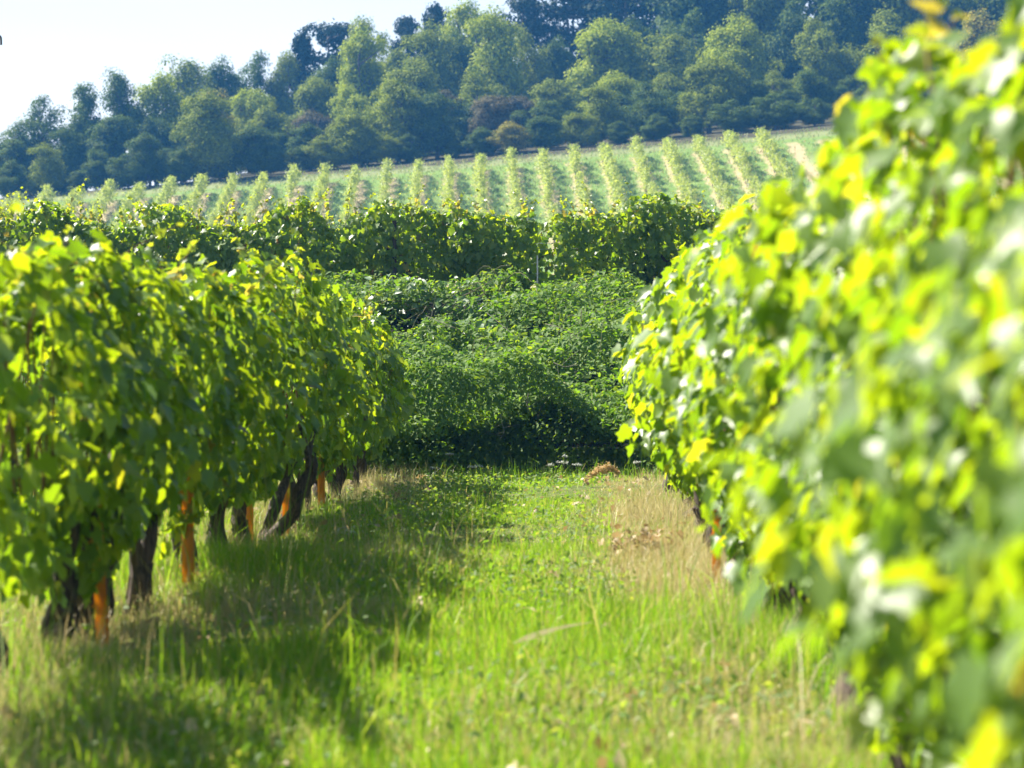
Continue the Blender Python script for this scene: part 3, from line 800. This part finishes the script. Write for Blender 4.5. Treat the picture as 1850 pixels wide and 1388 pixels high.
# paler broad-leaved shrub sprawling over the top left of the thicket
(V, Fc), _ = thicket(rb, 1500, -2.9, -0.9, 30.3, 33.4, 0.25, (0.09, 0.17), OVAL_LEAF, lambda P: ((P[:, 0] + 1.95) / 1.0) ** 2 + ((P[:, 1] - 31.8) / 1.5) ** 2 < 1, 0.0)
ts = thing('broad_leaved_shrub', 'pale broad-leaved shrub sprawling over the upper left of the bramble thicket', 'shrub', (-1.95, 31.8, 1.5))
link('foliage', mesh_np('shrub_foliage', V - np.array([-1.95, 31.8, 1.5]), [Fc], M_BROAD), ts)
mb = MB()
for k in range(26):
    a = rb.uniform(0, 6.28); L = rb.uniform(0.4, 1.0); s = np.linspace(0, 1, 6)
    xx = math.cos(a) * L * s; yy = math.sin(a) * L * 1.3 * s
    mb.tube(np.stack([xx, yy, heap_z(xx - 1.95, yy + 31.8) - 1.5 - 0.1 + 0.2 * s], -1), np.linspace(0.01, 0.004, 6), 5)
link('branches', mb.build('shrub_branches', M_STEM, True), ts)

# ------------------------------------------------------------------ wild carrots, plume, leaf heap, straw
def carrot(px, py, d, w, label, seed):
    rng = np.random.default_rng(seed)
    x, y, z = at(px, py, d)
    g0 = gz(x, y); h = z - g0
    t = thing('wild_carrot', label, 'wildflower', (x, y, g0), 0, 'white wildflowers at the foot of the brambles')
    mb = MB()
    s = np.linspace(0, 1, 8)
    lx = rng.normal(0, 0.08)
    stem = np.stack([-lx * (1 - s) ** 1.5, 0.02 * np.sin(s * 3), h * s - 0.02 * (1 - s)], -1)
    stem[-1] = [0, 0, h]
    mb.tube(stem, np.linspace(0.004, 0.002, 8), 5)
    fl = MB()
    for k in range(26):
        a = rng.uniform(0, 6.28); r = math.sqrt(rng.uniform(0, 1)) * w / 2
        c = np.array([math.cos(a) * r, math.sin(a) * r, h + 0.03 - 0.25 * r * r / w + rng.normal(0, 0.004)])
        mb.tube(np.array([[0, 0, h], c * [0.5, 0.5, 0] + [0, 0, h + 0.012], c]), 0.0012, 4)
        k2 = 7
        N = rng.normal(0, 0.4, (k2, 3)) + [0, 0, 1]
        V, Fc = leaves(c + rng.normal(0, 0.005, (k2, 3)), N, rng.normal(size=(k2, 3)), rng.uniform(0.008, 0.014, k2), OVAL_LEAF)
        fl.add(V, Fc)
    link('stem', mb.build('stem', M_STEM, True), t)
    link('flower_head', fl.build('flower_head', M_WHITE), t)
for j, a in enumerate([(812, 825, 25.1, 0.09, 'white wild carrot leaning right, tallest left of the path centre'),
          (785, 850, 25.0, 0.11, 'flat white wild carrot head left of the tallest leaning one'),
          (853, 849, 25.0, 0.08, 'white wild carrot, left one of the touching pair in mid thicket'),
          (866, 847, 25.1, 0.07, 'white wild carrot, right one of the touching pair in mid thicket'),
          (994, 845, 25.0, 0.08, 'small round white wild carrot left of the widest flower head'),
          (1016, 840, 25.1, 0.13, 'widest white wild carrot head against the dark bramble hollow'),
          (1020, 829, 25.3, 0.045, 'tiny white bud head just above the widest wild carrot'),
          (1043, 844, 25.2, 0.10, 'cream wild carrot head between the widest one and the tan plume'),
          (1012, 872, 24.7, 0.09, 'lowest white wild carrot, half sunk in the grass'),
          (1150, 840, 24.6, 0.08, 'white wild carrot beside the end of the right vine row')]):
    carrot(*a, 700 + j)
# tan grass plume nodding over the path end
t = thing('grass_plume', 'nodding tan grass plume at the right end of the path', 'grass plume', (at(1050, 0, 23.4)[0], 23.4, gz(0, 23.4)))
k = np.array([at(1046, 905, 23.4), at(1052, 880, 23.4), at(1062, 862, 23.4), at(1080, 850, 23.4), at(1098, 843, 23.4), at(1118, 855, 23.4)]) - np.array(t.location)
k[0, 2] = 0
mb = MB(); mb.tube(k, np.linspace(0.004, 0.0015, 6), 5)
link('stalk', mb.build('stalk', M_STRAW, True), t)
rp = np.random.default_rng(8); n = 900
q = rp.uniform(1.6, 5, n)
P = np.stack([np.interp(q, np.arange(6), k[:, j]) for j in range(3)], -1) + rp.normal(0, 0.022, (n, 3)) * (1.1 - np.abs(q - 3.3)[:, None] / 2.2)
V, Fc = leaves(P, rp.normal(size=(n, 3)), rp.normal(0, 0.5, (n, 3)) + [0.6, 0, -0.6], rp.uniform(0.012, 0.028, n), KITE_LEAF)
link('seed_head', mesh_np('seed_head', V, [Fc], M_PLUME), t)
# withered leaf heap
hx, hy = at(1165, 0, 15.0)[0], 15.0
rp = np.random.default_rng(9); n = 420
P = np.stack([rp.normal(0, 0.10, n), rp.normal(0, 0.12, n), np.abs(rp.normal(0.08, 0.05, n))], -1)
V, Fc = leaves(P, rp.normal(0, 0.6, (n, 3)) + [0, 0, 0.8], rp.normal(size=(n, 3)), rp.uniform(0.025, 0.06, n), VINE_LEAF, rng=rp)
mb = MB(); mb.add(V, Fc, 0)
for _ in range(9):
    c = np.array([rp.normal(0, 0.08), rp.normal(0, 0.1), 0.06]); dv = np.array([rp.normal(0, 0.15), rp.normal(0, 0.15), rp.uniform(0, 0.05)])
    mb.tube(np.stack([c - dv, c, c + dv]), 0.003, 5, 1)
o = link('leaf_heap', mb.build('leaf_heap', [M_DEADLEAF, M_CANE]), None, (hx, hy, gz(hx, hy)))
tag(o, 'heap of withered brown vine prunings lying in the dry grass on the right', 'leaf heap')
hx, hy = at(330, 0, 11.9)[0] + 0.25, 11.9
n = 90
P = np.stack([rp.normal(0, 0.16, n), rp.normal(0, 0.14, n), np.abs(rp.normal(0.03, 0.02, n))], -1)
V, Fc = leaves(P, rp.normal(0, 0.6, (n, 3)) + [0, 0, 0.8], rp.normal(size=(n, 3)), rp.uniform(0.03, 0.07, n), VINE_LEAF, rng=rp)
o = link('leaf_litter', mesh_np('leaf_litter', V, [Fc], M_DEADLEAF), None, (hx, hy, gz(hx, hy)))
tag(o, 'brown leaf litter lying at the foot of the bright orange stake', 'leaf litter')
# fallen leaves scattered thinly along the lane
n = 700
xq = np.where(rp.uniform(0, 1, n) < 0.6, rp.normal(-1.9, 0.5, n), rp.normal(0.4, 0.45, n)); yq = rp.uniform(6.5, 25, n)
P = np.stack([xq, yq, ground_z(xq, yq) + rp.uniform(0.02, 0.10, n)], -1)
V, Fc = leaves(P, rp.normal(0, 0.5, (n, 3)) + [0, 0, 1], rp.normal(size=(n, 3)), rp.uniform(0.025, 0.065, n), VINE_LEAF, rng=rp)
o = link('fallen_leaves', mesh_np('fallen_leaves', V, [Fc], M_DEADLEAF))
tag(o, 'withered vine leaves scattered thinly over the grass', 'fallen leaves', kind='stuff')
# pale dry stalk lying on the path
def stalk(p0, p1, label, w=0.028):
    a = np.array(at(*p0)); b = np.array(at(*p1)); c = (a + b) / 2
    c[2] = gz(c[0], c[1]) + 0.09
    s = np.linspace(0, 1, 7)
    pts = a + (b - a) * s[:, None]; pts[:, 2] = 0.10 + 0.03 * s + 0.015 * np.sin(s * 3)
    pts = pts - c; pts[:, 2] += c[2] - 0.09
    mb = MB()
    half = np.array([0.35, 1, 1, 0.75, 0.5, 0.35, 0.12]) * w / 2
    d = nrm((b - a)[None])[0]; side = np.array([-d[1], d[0], 0.55])
    V = np.concatenate([pts + side * half[:, None], pts - side * half[:, None]])
    i = np.arange(6)
    mb.add(V, np.stack([i, i + 1, i + 8, i + 7], -1))
    o = link('dry_stalk', mb.build('dry_stalk', M_STRAW), None, c)
    tag(o, label, 'dry leaf', 'pale dry blades lying on the path')
stalk((928, 1200, 9.8), (1072, 1160, 10.3), 'long pale dry blade lying across the middle of the path')
stalk((868, 1000, 15.6), (876, 1018, 15.3), 'short pale dry blade standing in the grass left of the path centre', 0.02)
# small white daisies left of the path
for j, (px, py, lab) in enumerate([(612, 1022, 'leftmost pale daisy of the cluster in the grass below the left row'), (636, 1020, 'rightmost pale daisy of the cluster in the grass below the left row'), (626, 1040, 'lowest pale daisy of the cluster in the grass below the left row')]):
    x, y, z = at(px, py, 15.1); g0 = gz(x, y)
    t = thing('daisy', lab, 'wildflower', (x, y, g0), 0, 'daisies by the left row')
    mb = MB(); mb.tube(np.array([[0, 0, 0], [0.01, 0, 0.1], [0, 0, 0.19]]), 0.002, 5)
    link('stem', mb.build('stem', M_STEM), t)
    n = 40
    P = np.stack([rp.normal(0, 0.02, n), rp.normal(0, 0.02, n), 0.19 + rp.normal(0, 0.012, n)], -1)
    V, Fc = leaves(P, rp.normal(0, 0.5, (n, 3)) + [0, 0, 1], rp.normal(size=(n, 3)), rp.uniform(0.008, 0.016, n), OVAL_LEAF)
    link('flower_head', mesh_np('flower_head', V, [Fc], M_WHITE), t)

# ------------------------------------------------------------------ hillside vine rows
def hill_vine_mesh(seed):
    rng = np.random.default_rng(seed); n = 620
    a = rng.uniform(-1.3, 1.3, n); q = rng.uniform(0, 1, n) ** 0.85
    w1 = Wave(rng, 1, 2.6)
    top = 1.62 + 0.16 * w1(a)
    z = 0.40 + (top - 0.40) * q
    p = rng.normal(0, 1, n) * (0.11 + 0.11 * np.sin(q * 3.0)) * (1 + 0.35 * Wave(rng, 2, 2.4)(a, z))
    P = np.stack([p, a, z], -1)
    N = rng.normal(0, 0.6, (n, 3)) + np.stack([np.sign(p) * 0.7, np.zeros(n), np.full(n, 0.4)], -1)
    T = rng.normal(0, 0.5, (n, 3)) + np.stack([np.sign(p) * 0.5, np.zeros(n), np.where(q > 0.7, 0.8, 0.0)], -1)
    V, Fc = leaves(P, N, T, rng.uniform(0.10, 0.19, n), KITE_LEAF)
    mb = MB(); mb.add(V, Fc)
    for _ in range(9):                                   # loose shoot tips
        a0 = rng.uniform(-1.2, 1.2); p0 = rng.normal(0, 0.18); L = rng.uniform(0.2, 0.45)
        dv = np.array([p0 * 2.2 + rng.normal(0, 0.3), rng.normal(0, 0.3), 1.0]) * L
        k = 8; t = np.linspace(0, 1, k)[:, None]
        P = np.array([p0, a0, 1.5]) + dv * t
        V, Fc = leaves(P, rng.normal(size=(k, 3)), rng.normal(0, 0.6, (k, 3)) + [0, 0, 0.4], np.linspace(0.14, 0.06, k), KITE_LEAF)
        mb.add(V, Fc)
    f = mb.build('hill_vine_foliage', M_HILLVINE)
    mb = MB()
    for a0 in (-0.6, 0.6):
        mb.tube(np.array([[0, a0, -0.1], [0.02, a0, 0.3], [0, a0 + 0.05, 0.8]]), np.array([0.04, 0.03, 0.02]), 6)
    return f, mb.build('hill_vine_trunk', M_BARK, True)
HV = [hill_vine_mesh(900 + k) for k in range(5)]
N_ROWS, N_IN = 26, 11
rh = random.Random(4)
for r in range(N_ROWS):
    for k in range(N_IN):
        y = 194.6 - 2.45 * k + rh.gauss(0, 0.15)
        if k > 1 and rh.random() < 0.05: continue
        x = ROW_X0 + ROW_SP * r + (y - 195) * ROW_DX + rh.gauss(0, 0.05)
        which = 'at the forest edge' if k == 0 else f'{ORD[k]} down from the forest edge'
        t = thing('hillside_grapevine', f'pale hillside grapevine {which} in the {ORD[r]} row from the left', 'grapevine', (x, y, gz(x, y)), (math.pi if rh.random() < 0.5 else 0) - ROW_DX, 'grapevines of the hillside rows')
        s = rh.uniform(0.82, 1.12); t.scale = (s * rh.uniform(0.9, 1.15), 1, s)
        f, tr = HV[rh.randrange(5)]
        link('foliage', f, t); link('trunk', tr, t)

# ------------------------------------------------------------------ forest
def crown_clumps(rng, kind):
    """clump centres and radii of a crown of height 10, trunk base at the origin"""
    C = []
    if kind in ('round', 'oval', 'open'):
        n = {'round': 135, 'oval': 120, 'open': 80}[kind]
        rx = {'round': 4.0, 'oval': 3.0, 'open': 3.4}[kind]
        zc, rz = {'round': (4.9, 4.7), 'oval': (5.0, 4.8), 'open': (5.6, 4.1)}[kind]
        lobes = []
        for _ in range(rng.integers(6, 10)):
            v = nrm(rng.normal(size=3)[None])[0]; v[2] = v[2] * 0.8 + 0.1
            lobes.append(v * rng.uniform(0.35, 0.75))
        lobes.append(np.array([rng.normal(0, 0.15), rng.normal(0, 0.15), 0.72]))
        lobes += [np.array([0, 0, -0.35]), np.array([0.35, 0.2, -0.6]), np.array([-0.35, -0.2, -0.62]), np.array([0.1, -0.35, -0.6])]
        while len(C) < n:
            l = lobes[rng.integers(len(lobes))]
            v = l + nrm(rng.normal(size=3)[None])[0] * rng.uniform(0.12, 0.55)
            if np.linalg.norm(v) > 1.0: continue
            p = v * np.array([rx, rx, rz]) + [0, 0, zc]
            r = rng.uniform(0.6, 1.3)
            C.append((p, np.array([r, r, r * 0.9])))
    elif kind == 'shrub':
        for _ in range(26):
            v = rng.normal(size=3); v[2] = abs(v[2]); v = v / np.linalg.norm(v)
            C.append((v * rng.uniform(0.4, 0.95) * np.array([5.0, 4.0, 8.0]) + [0, 0, 0.8], np.array([1.7, 1.7, 1.7]) * rng.uniform(0.7, 1.2)))
    elif kind == 'pine':
        for _ in range(44):
            a = rng.uniform(0, 6.28); z = rng.uniform(3.2, 9.7)
            rr = (1.0 + 2.4 * (1 - ((z - 5.6) / 4.2) ** 2) ** 0.5 if abs(z - 5.6) < 4.2 else 0.8) * rng.uniform(0.35, 1.0)
            C.append((np.array([math.cos(a) * rr, math.sin(a) * rr, z]), np.array([1.15, 1.15, 0.42]) * rng.uniform(0.7, 1.15)))
    elif kind == 'conifer':
        for _ in range(80):
            z = 10.3 - 8.8 * rng.uniform(0, 1) ** 1.1; a = rng.uniform(0, 6.28); rr = (10.5 - z) * 0.24 * rng.uniform(0.3, 1)
            C.append((np.array([math.cos(a) * rr, math.sin(a) * rr, z - rr * 0.25]), np.array([0.75, 0.75, 0.38]) * (0.55 + 0.08 * (10 - z))))
    return C

def tree_mesh(kind, seed):
    rng = np.random.default_rng(seed)
    C = crown_clumps(rng, kind)
    per = {'round': 200, 'oval': 185, 'open': 165, 'shrub': 200, 'pine': 190, 'conifer': 110}[kind]
    size = {'round': (0.17, 0.33), 'oval': (0.17, 0.33), 'open': (0.16, 0.31), 'shrub': (0.35, 0.75), 'pine': (0.22, 0.42), 'conifer': (0.18, 0.34)}[kind]
    mb = MB()
    axis = np.array([0, 0, 4.5])
    for p, r in C:
        n = int(per * rng.uniform(0.7, 1.25))
        v = nrm(rng.normal(size=(n, 3)))
        v[:, 2] = np.where(v[:, 2] < -0.45, -v[:, 2], v[:, 2])
        q = 1 - np.abs(rng.normal(0, 0.22, n))
        P = p + v * r * q[:, None] + rng.normal(0, 0.17, (n, 3))
        outw = nrm((p - axis)[None])[0]
        N = v * 0.85 + outw * 0.5 + [0, 0, 0.2] + rng.normal(0, 0.42, (n, 3))
        T = rng.normal(0, 0.6, (n, 3)) + v * 0.5 + [0, 0, -0.3]
        V, Fc = leaves(P, N, T, rng.uniform(*size, n), KITE_LEAF)
        mb.add(V, Fc)
    crown = mb.build('crown_' + kind, M_F['mid'])
    mb = MB()
    if kind == 'shrub':
        for _ in range(6):
            p = C[rng.integers(len(C))][0]
            mb.tube(np.stack([[0, 0, -0.5], p * 0.5, p]), np.array([0.25, 0.18, 0.08]), 6)
    else:
        topz = 9.3 if kind in ('pine', 'conifer') else 7.5
        s = np.linspace(0, 1, 9)
        lean = rng.normal(0, 0.4, 2)
        tp = np.stack([lean[0] * s ** 2, lean[1] * s ** 2, -0.5 + (topz + 0.5) * s], -1)
        mb.tube(tp, np.linspace(0.30, 0.06, 9) * (0.8 if kind == 'conifer' else 1), 8, 0, rng, 0.06)
        for p, r in C[::2]:
            zb = max(1.6, p[2] - rng.uniform(0.8, 2.4) * (0.3 if kind in ('pine', 'conifer') else 1)); zb = min(zb, topz - 0.4)
            b = np.array([np.interp(zb, tp[:, 2], tp[:, 0]), np.interp(zb, tp[:, 2], tp[:, 1]), zb])
            mid = b * 0.5 + p * 0.5 + rng.normal(0, 0.15, 3) + [0, 0, -0.15]
            mb.tube(np.stack([b, mid, p]), np.array([0.11, 0.075, 0.03]), 5)
    return crown, mb.build('trunk_' + kind, M_TREEBARK, True)

TM = {}
for kind, cnt in (('round', 4), ('oval', 4), ('open', 3), ('pine', 3), ('conifer', 1)):
    TM[kind] = [tree_mesh(kind, 1000 + 37 * i + len(kind) * 7) for i in range(cnt)]
WID = {'round': 8.0, 'oval': 6.0, 'open': 6.6, 'shrub': 11.5, 'pine': 5.6, 'conifer': 2.6}
HGT = {'round': 10.2, 'oval': 10.4, 'open': 10.0, 'shrub': 9.8, 'pine': 9.9, 'conifer': 10.0}
rt = random.Random(17)
TIER = {}
def tree(px, py, d, w, kind, tone, look, tier, z=None):
    """px, w: centre and width of the crown in the photograph; py: its top; d: distance"""
    TIER.setdefault(tier, []).append((px, py, d, w, kind, tone, look))
EDGE, MID, HIGH, SKYL = 'edge', 'mid', 'high', 'skyline'
# skyline trees
for a in [(30, 215, 214, 110, 'open', 'dark', 'small dark tree'), (75, 172, 216, 100, 'open', 'dark', 'dark gappy tree'), (150, 143, 216, 95, 'oval', 'dark', 'tall dark tree'),
          (212, 128, 217, 100, 'open', 'dark', 'tall dark tree with sky gaps'), (280, 128, 222, 105, 'oval', 'light', 'light green oval tree'), (330, 105, 236, 130, 'open', 'mid', 'mid green airy tree'),
          (400, 104, 240, 120, 'round', 'dark', 'dark round tree'), (462, 92, 244, 85, 'open', 'dark', 'dark bare-branched tree'), (515, 84, 244, 70, 'oval', 'mid', 'slim green tree'), (544, 72, 246, 60, 'conifer', 'needle', 'narrow dark conifer'),
          (600, 34, 250, 105, 'pine', 'needle', 'broad black-green pine'), (668, 36, 243, 95, 'open', 'mid', 'airy green tree'), (736, 36, 252, 66, 'pine', 'needle', 'small dark pine'), (786, 14, 252, 52, 'pine', 'needle', 'thin dark pine'),
          (845, -6, 246, 120, 'oval', 'light', 'light green tree'), (945, -2, 252, 100, 'pine', 'needle', 'isolated dark pine'), (1040, -8, 252, 140, 'pine', 'needle', 'broad dark pine'), (1130, -40, 254, 130, 'pine', 'needle', 'tall dark pine')]:
    tree(*a, SKYL)
# high on the slope
for a in [(1215, -90, 252, 210, 'round', 'dark', 'dark round tree'), (1300, -110, 254, 230, 'round', 'dark', 'deep green tree'), (1420, -120, 252, 240, 'round', 'mid', 'mid green tree'), (1560, -130, 250, 240, 'oval', 'dark', 'dark oval tree'), (1680, -140, 250, 250, 'round', 'mid', 'mid green round tree'), (1810, -140, 250, 260, 'round', 'dark', 'dark wide tree'),
          (655, 48, 232, 130, 'round', 'light', 'bright rounded tree'), (770, 45, 234, 150, 'round', 'mid', 'mid green wide tree'), (880, 15, 234, 165, 'round', 'light', 'bright wide tree'), (1080, 24, 236, 175, 'round', 'light', 'bright dome-shaped tree'), (1200, 60, 234, 110, 'oval', 'mid', 'mid green oval tree'),
          (560, 130, 228, 120, 'round', 'mid', 'mid green round tree'), (450, 150, 226, 125, 'round', 'light', 'yellow-green tree'), (390, 165, 222, 90, 'open', 'yellow', 'yellowing tree')]:
    tree(*a, HIGH)
for a in [(610, 95, 238, 90, 'round', 'dark', 'dense dark green tree'), (705, 85, 239, 95, 'oval', 'mid', 'dense green tree'), (820, 60, 240, 100, 'round', 'dark', 'dense dark green tree'), (945, 50, 240, 120, 'round', 'mid', 'dense green tree'), (1010, 70, 240, 100, 'round', 'dark', 'dense dark green tree'), (1145, 35, 242, 110, 'round', 'dark', 'dense dark green tree'), (1255, 10, 242, 120, 'round', 'dark', 'dense dark green tree'), (1350, -60, 246, 130, 'round', 'mid', 'dense green tree'), (1450, -10, 243, 130, 'round', 'dark', 'dense dark green tree'), (1530, -20, 243, 120, 'oval', 'dark', 'dense dark green tree'), (1720, -20, 242, 120, 'round', 'dark', 'dense dark green tree'), (1870, -60, 244, 140, 'round', 'mid', 'dense green tree')]:
    tree(*a, HIGH)
# middle of the slope
for a in [(110, 225, 211, 100, 'round', 'dark', 'dark round tree'), (30, 250, 210, 90, 'oval', 'dark', 'dark oval tree'), (200, 205, 212, 110, 'oval', 'dark', 'deep green oval tree'), (280, 205, 214, 100, 'round', 'dark', 'dark green tree'),
          (480, 190, 217, 120, 'round', 'mid', 'mid green dome'), (560, 200, 219, 120, 'round', 'brown', 'brownish green tree'), (645, 150, 220, 130, 'round', 'light', 'light green clumpy tree'), (745, 105, 220, 150, 'round', 'mid', 'large mid green tree'), (800, 160, 222, 90, 'oval', 'brown', 'greyish brown tree'),
          (860, 130, 222, 130, 'round', 'mid', 'mid green tree'), (930, 170, 222, 120, 'round', 'brown', 'dull brownish tree'), (1000, 140, 224, 100, 'oval', 'mid', 'mid green oval tree'), (1110, 130, 222, 140, 'round', 'light', 'light green spreading tree'), (1210, 130, 224, 115, 'oval', 'mid', 'mid green oval tree'),
          (1330, 30, 232, 165, 'round', 'light', 'large light green dome'), (1395, 130, 226, 130, 'round', 'mid', 'gold-tipped green tree'), (1485, 30, 234, 130, 'round', 'mid', 'neat round tree'), (1540, 140, 224, 120, 'round', 'dark', 'dark round tree'), (1610, 20, 236, 170, 'round', 'mid', 'wide mid green tree'), (1660, 95, 226, 120, 'oval', 'mid', 'mid green oval tree'),
          (1760, 25, 230, 150, 'round', 'yellow', 'yellow-tinged feathery tree'), (1845, 60, 228, 120, 'round', 'yellow', 'golden edged tree')]:
    tree(*a, MID)
# along the lower forest edge
for a in [(15, 292, 206, 80, 'round', 'dark', 'small dark round tree'), (70, 262, 207, 110, 'round', 'mid', 'low round olive tree'), (170, 270, 208, 120, 'oval', 'dark', 'dark upright tree'), (268, 238, 207, 95, 'round', 'dark', 'small neat round tree'), (228, 285, 206, 90, 'round', 'dark', 'squat dark tree'), (325, 270, 206, 90, 'round', 'dark', 'squat shadowy tree'), (372, 166, 208, 160, 'round', 'mid', 'big smooth rounded tree'),
          (465, 245, 209, 120, 'round', 'dark', 'dark low tree'), (560, 245, 210, 130, 'round', 'dark', 'shadowy broad tree'), (655, 225, 212, 120, 'round', 'mid', 'leafy mid green tree'), (720, 160, 213, 110, 'oval', 'mid', 'tall mid green tree'), (790, 185, 214, 130, 'round', 'dark', 'dark broad tree'),
          (890, 190, 214, 130, 'round', 'brown', 'dull grey-green tree'), (985, 205, 215, 110, 'oval', 'dark', 'dark upright tree'), (1075, 175, 215, 130, 'round', 'mid', 'ragged green tree'), (1175, 170, 216, 130, 'round', 'dark', 'dark leafy tree'), (1280, 120, 217, 150, 'round', 'mid', 'large green tree'),
          (1370, 170, 216, 130, 'round', 'dark', 'very dark round tree'), (1465, 150, 217, 140, 'oval', 'dark', 'very dark tall tree'), (1560, 190, 214, 130, 'round', 'dark', 'dark blurred tree'), (1670, 150, 218, 150, 'round', 'mid', 'mid green broad tree'), (1775, 120, 218, 150, 'round', 'yellow', 'yellow-green broad tree'), (1870, 140, 218, 140, 'round', 'mid', 'mid green tree')]:
    tree(*a, EDGE)
E0 = sorted(TIER[EDGE])
TIER[EDGE] = [(px, py - (22 if px > 420 else 4), d - 5, w * 0.88, k, tn, lk) for px, py, d, w, k, tn, lk in E0]
for p, q in zip(E0[:-1], E0[1:]):
    tree((p[0] + q[0]) / 2, max(p[1], q[1]) - 6, (p[2] + q[2]) / 2 + 3, 80, 'oval', 'dark', 'slender shadowy tree', EDGE)
for k in range(8):
    tree(25 + 55 * k, 305 - 4 * k, 213, 85, 'round', 'dark', 'dense shadowy tree', EDGE)
WHERE = {EDGE: 'along the lower forest edge', MID: 'in the middle of the wooded slope', HIGH: 'high on the wooded slope below the skyline', SKYL: 'on the forest skyline'}
for tier, L in TIER.items():
    L.sort(key=lambda q: q[0])
    for i, (px, py, d, w, kind, tone, look) in enumerate(L):
        x, y, zt = at(px, py, d)
        g0 = gz(x, y)
        h = max(zt - g0, 3.0)
        lab = f'{look} {WHERE[tier]}, {ORD[i]} from the left'
        assert len(lab.split()) <= 16, lab
        nm = {'pine': 'pine_tree', 'conifer': 'spruce_tree'}.get(kind, 'broadleaf_tree')
        t = thing(nm, lab, 'tree', (x, y, g0), rt.uniform(0, 6.28), 'trees of the hillside forest')
        wm = w / F_PX * d
        sz = h / HGT[kind]
        ws = wm / WID[kind]
        if kind not in ('pine', 'conifer'): ws = min(ws, sz / 0.72)
        t.scale = (ws * rt.uniform(0.94, 1.06), ws * rt.uniform(0.94, 1.06), sz)
        cr, tr = TM[kind][rt.randrange(len(TM[kind]))]
        c = link('crown', cr, t); link('trunk', tr, t)
        c.material_slots[0].link = 'OBJECT'; c.material_slots[0].material = M_F[tone]
# shrubs in front of the trees
SH = [(10, 345, 203, 60, 'dark'), (70, 335, 203.5, 70, 'dark'), (140, 330, 204, 70, 'dark'), (215, 325, 204, 70, 'dark'), (300, 320, 204, 70, 'dark'), (395, 300, 204.5, 80, 'dark'), (480, 285, 204, 80, 'dark'), (545, 262, 205, 80, 'mid'), (590, 275, 203.5, 70, 'mid'), (640, 245, 205, 90, 'mid'), (690, 265, 204, 70, 'mid'), (740, 262, 204.5, 70, 'dark'),
      (815, 270, 205, 80, 'dark'), (870, 262, 204.5, 70, 'dark'), (920, 255, 203.5, 60, 'yellow'), (985, 245, 205, 80, 'dark'), (1050, 240, 205, 70, 'mid'), (1120, 232, 205, 80, 'dark'), (1185, 228, 205, 70, 'dark'), (1250, 218, 205, 80, 'dark'), (1325, 212, 205.5, 80, 'dark'), (1400, 205, 205.5, 80, 'dark'), (1470, 202, 205.5, 80, 'dark'), (1560, 200, 206, 90, 'dark'), (1650, 190, 206, 90, 'mid'), (1750, 185, 206, 100, 'dark'), (1840, 180, 206, 90, 'mid')]
for i, (px, py, d, w, tone) in enumerate(SH):
    x, y, zt = at(px, py, d); g0 = gz(x, y); h = (max(zt - g0, 1.2) + 0.9) * rt.uniform(0.7, 1.45)
    word = {'dark': 'dark', 'mid': 'green', 'yellow': 'yellowish'}[tone]
    t = thing('shrub', f'low {word} shrub at the top of the hillside vineyard, {ORD[i]} from the left', 'shrub', (x, y, g0), rt.uniform(0, 6.28), 'shrubs along the forest edge')
    wm = w / F_PX * d
    ws = min(wm / WID['round'] * rt.uniform(0.95, 1.5), h / HGT['round'] / 0.6)
    t.scale = (ws, ws, h / HGT['round'])
    cr, tr = TM['round'][rt.randrange(4)]
    c = link('crown', cr, t); link('branches', tr, t)
    c.material_slots[0].link = 'OBJECT'; c.material_slots[0].material = M_F[tone]

# ------------------------------------------------------------------ haze
mb = MB(); mb.box((-352, -42, -30), (352, 502, 110))
m, nt, bs, out = new_mat('haze')
nt.nodes.remove(bs)
pv = nt.nodes.new('ShaderNodeVolumePrincipled')
pv.inputs['Color'].default_value = (0.10, 0.42, 1.0, 1)
pv.inputs['Density'].default_value = 0.00047
pv.inputs['Anisotropy'].default_value = 0.2
nt.links.new(pv.outputs[0], out.inputs['Volume'])
hz_ = link('haze', mb.build('haze', m))
tag(hz_, 'bluish summer haze over the valley and the wooded hill', 'haze', kind='stuff')
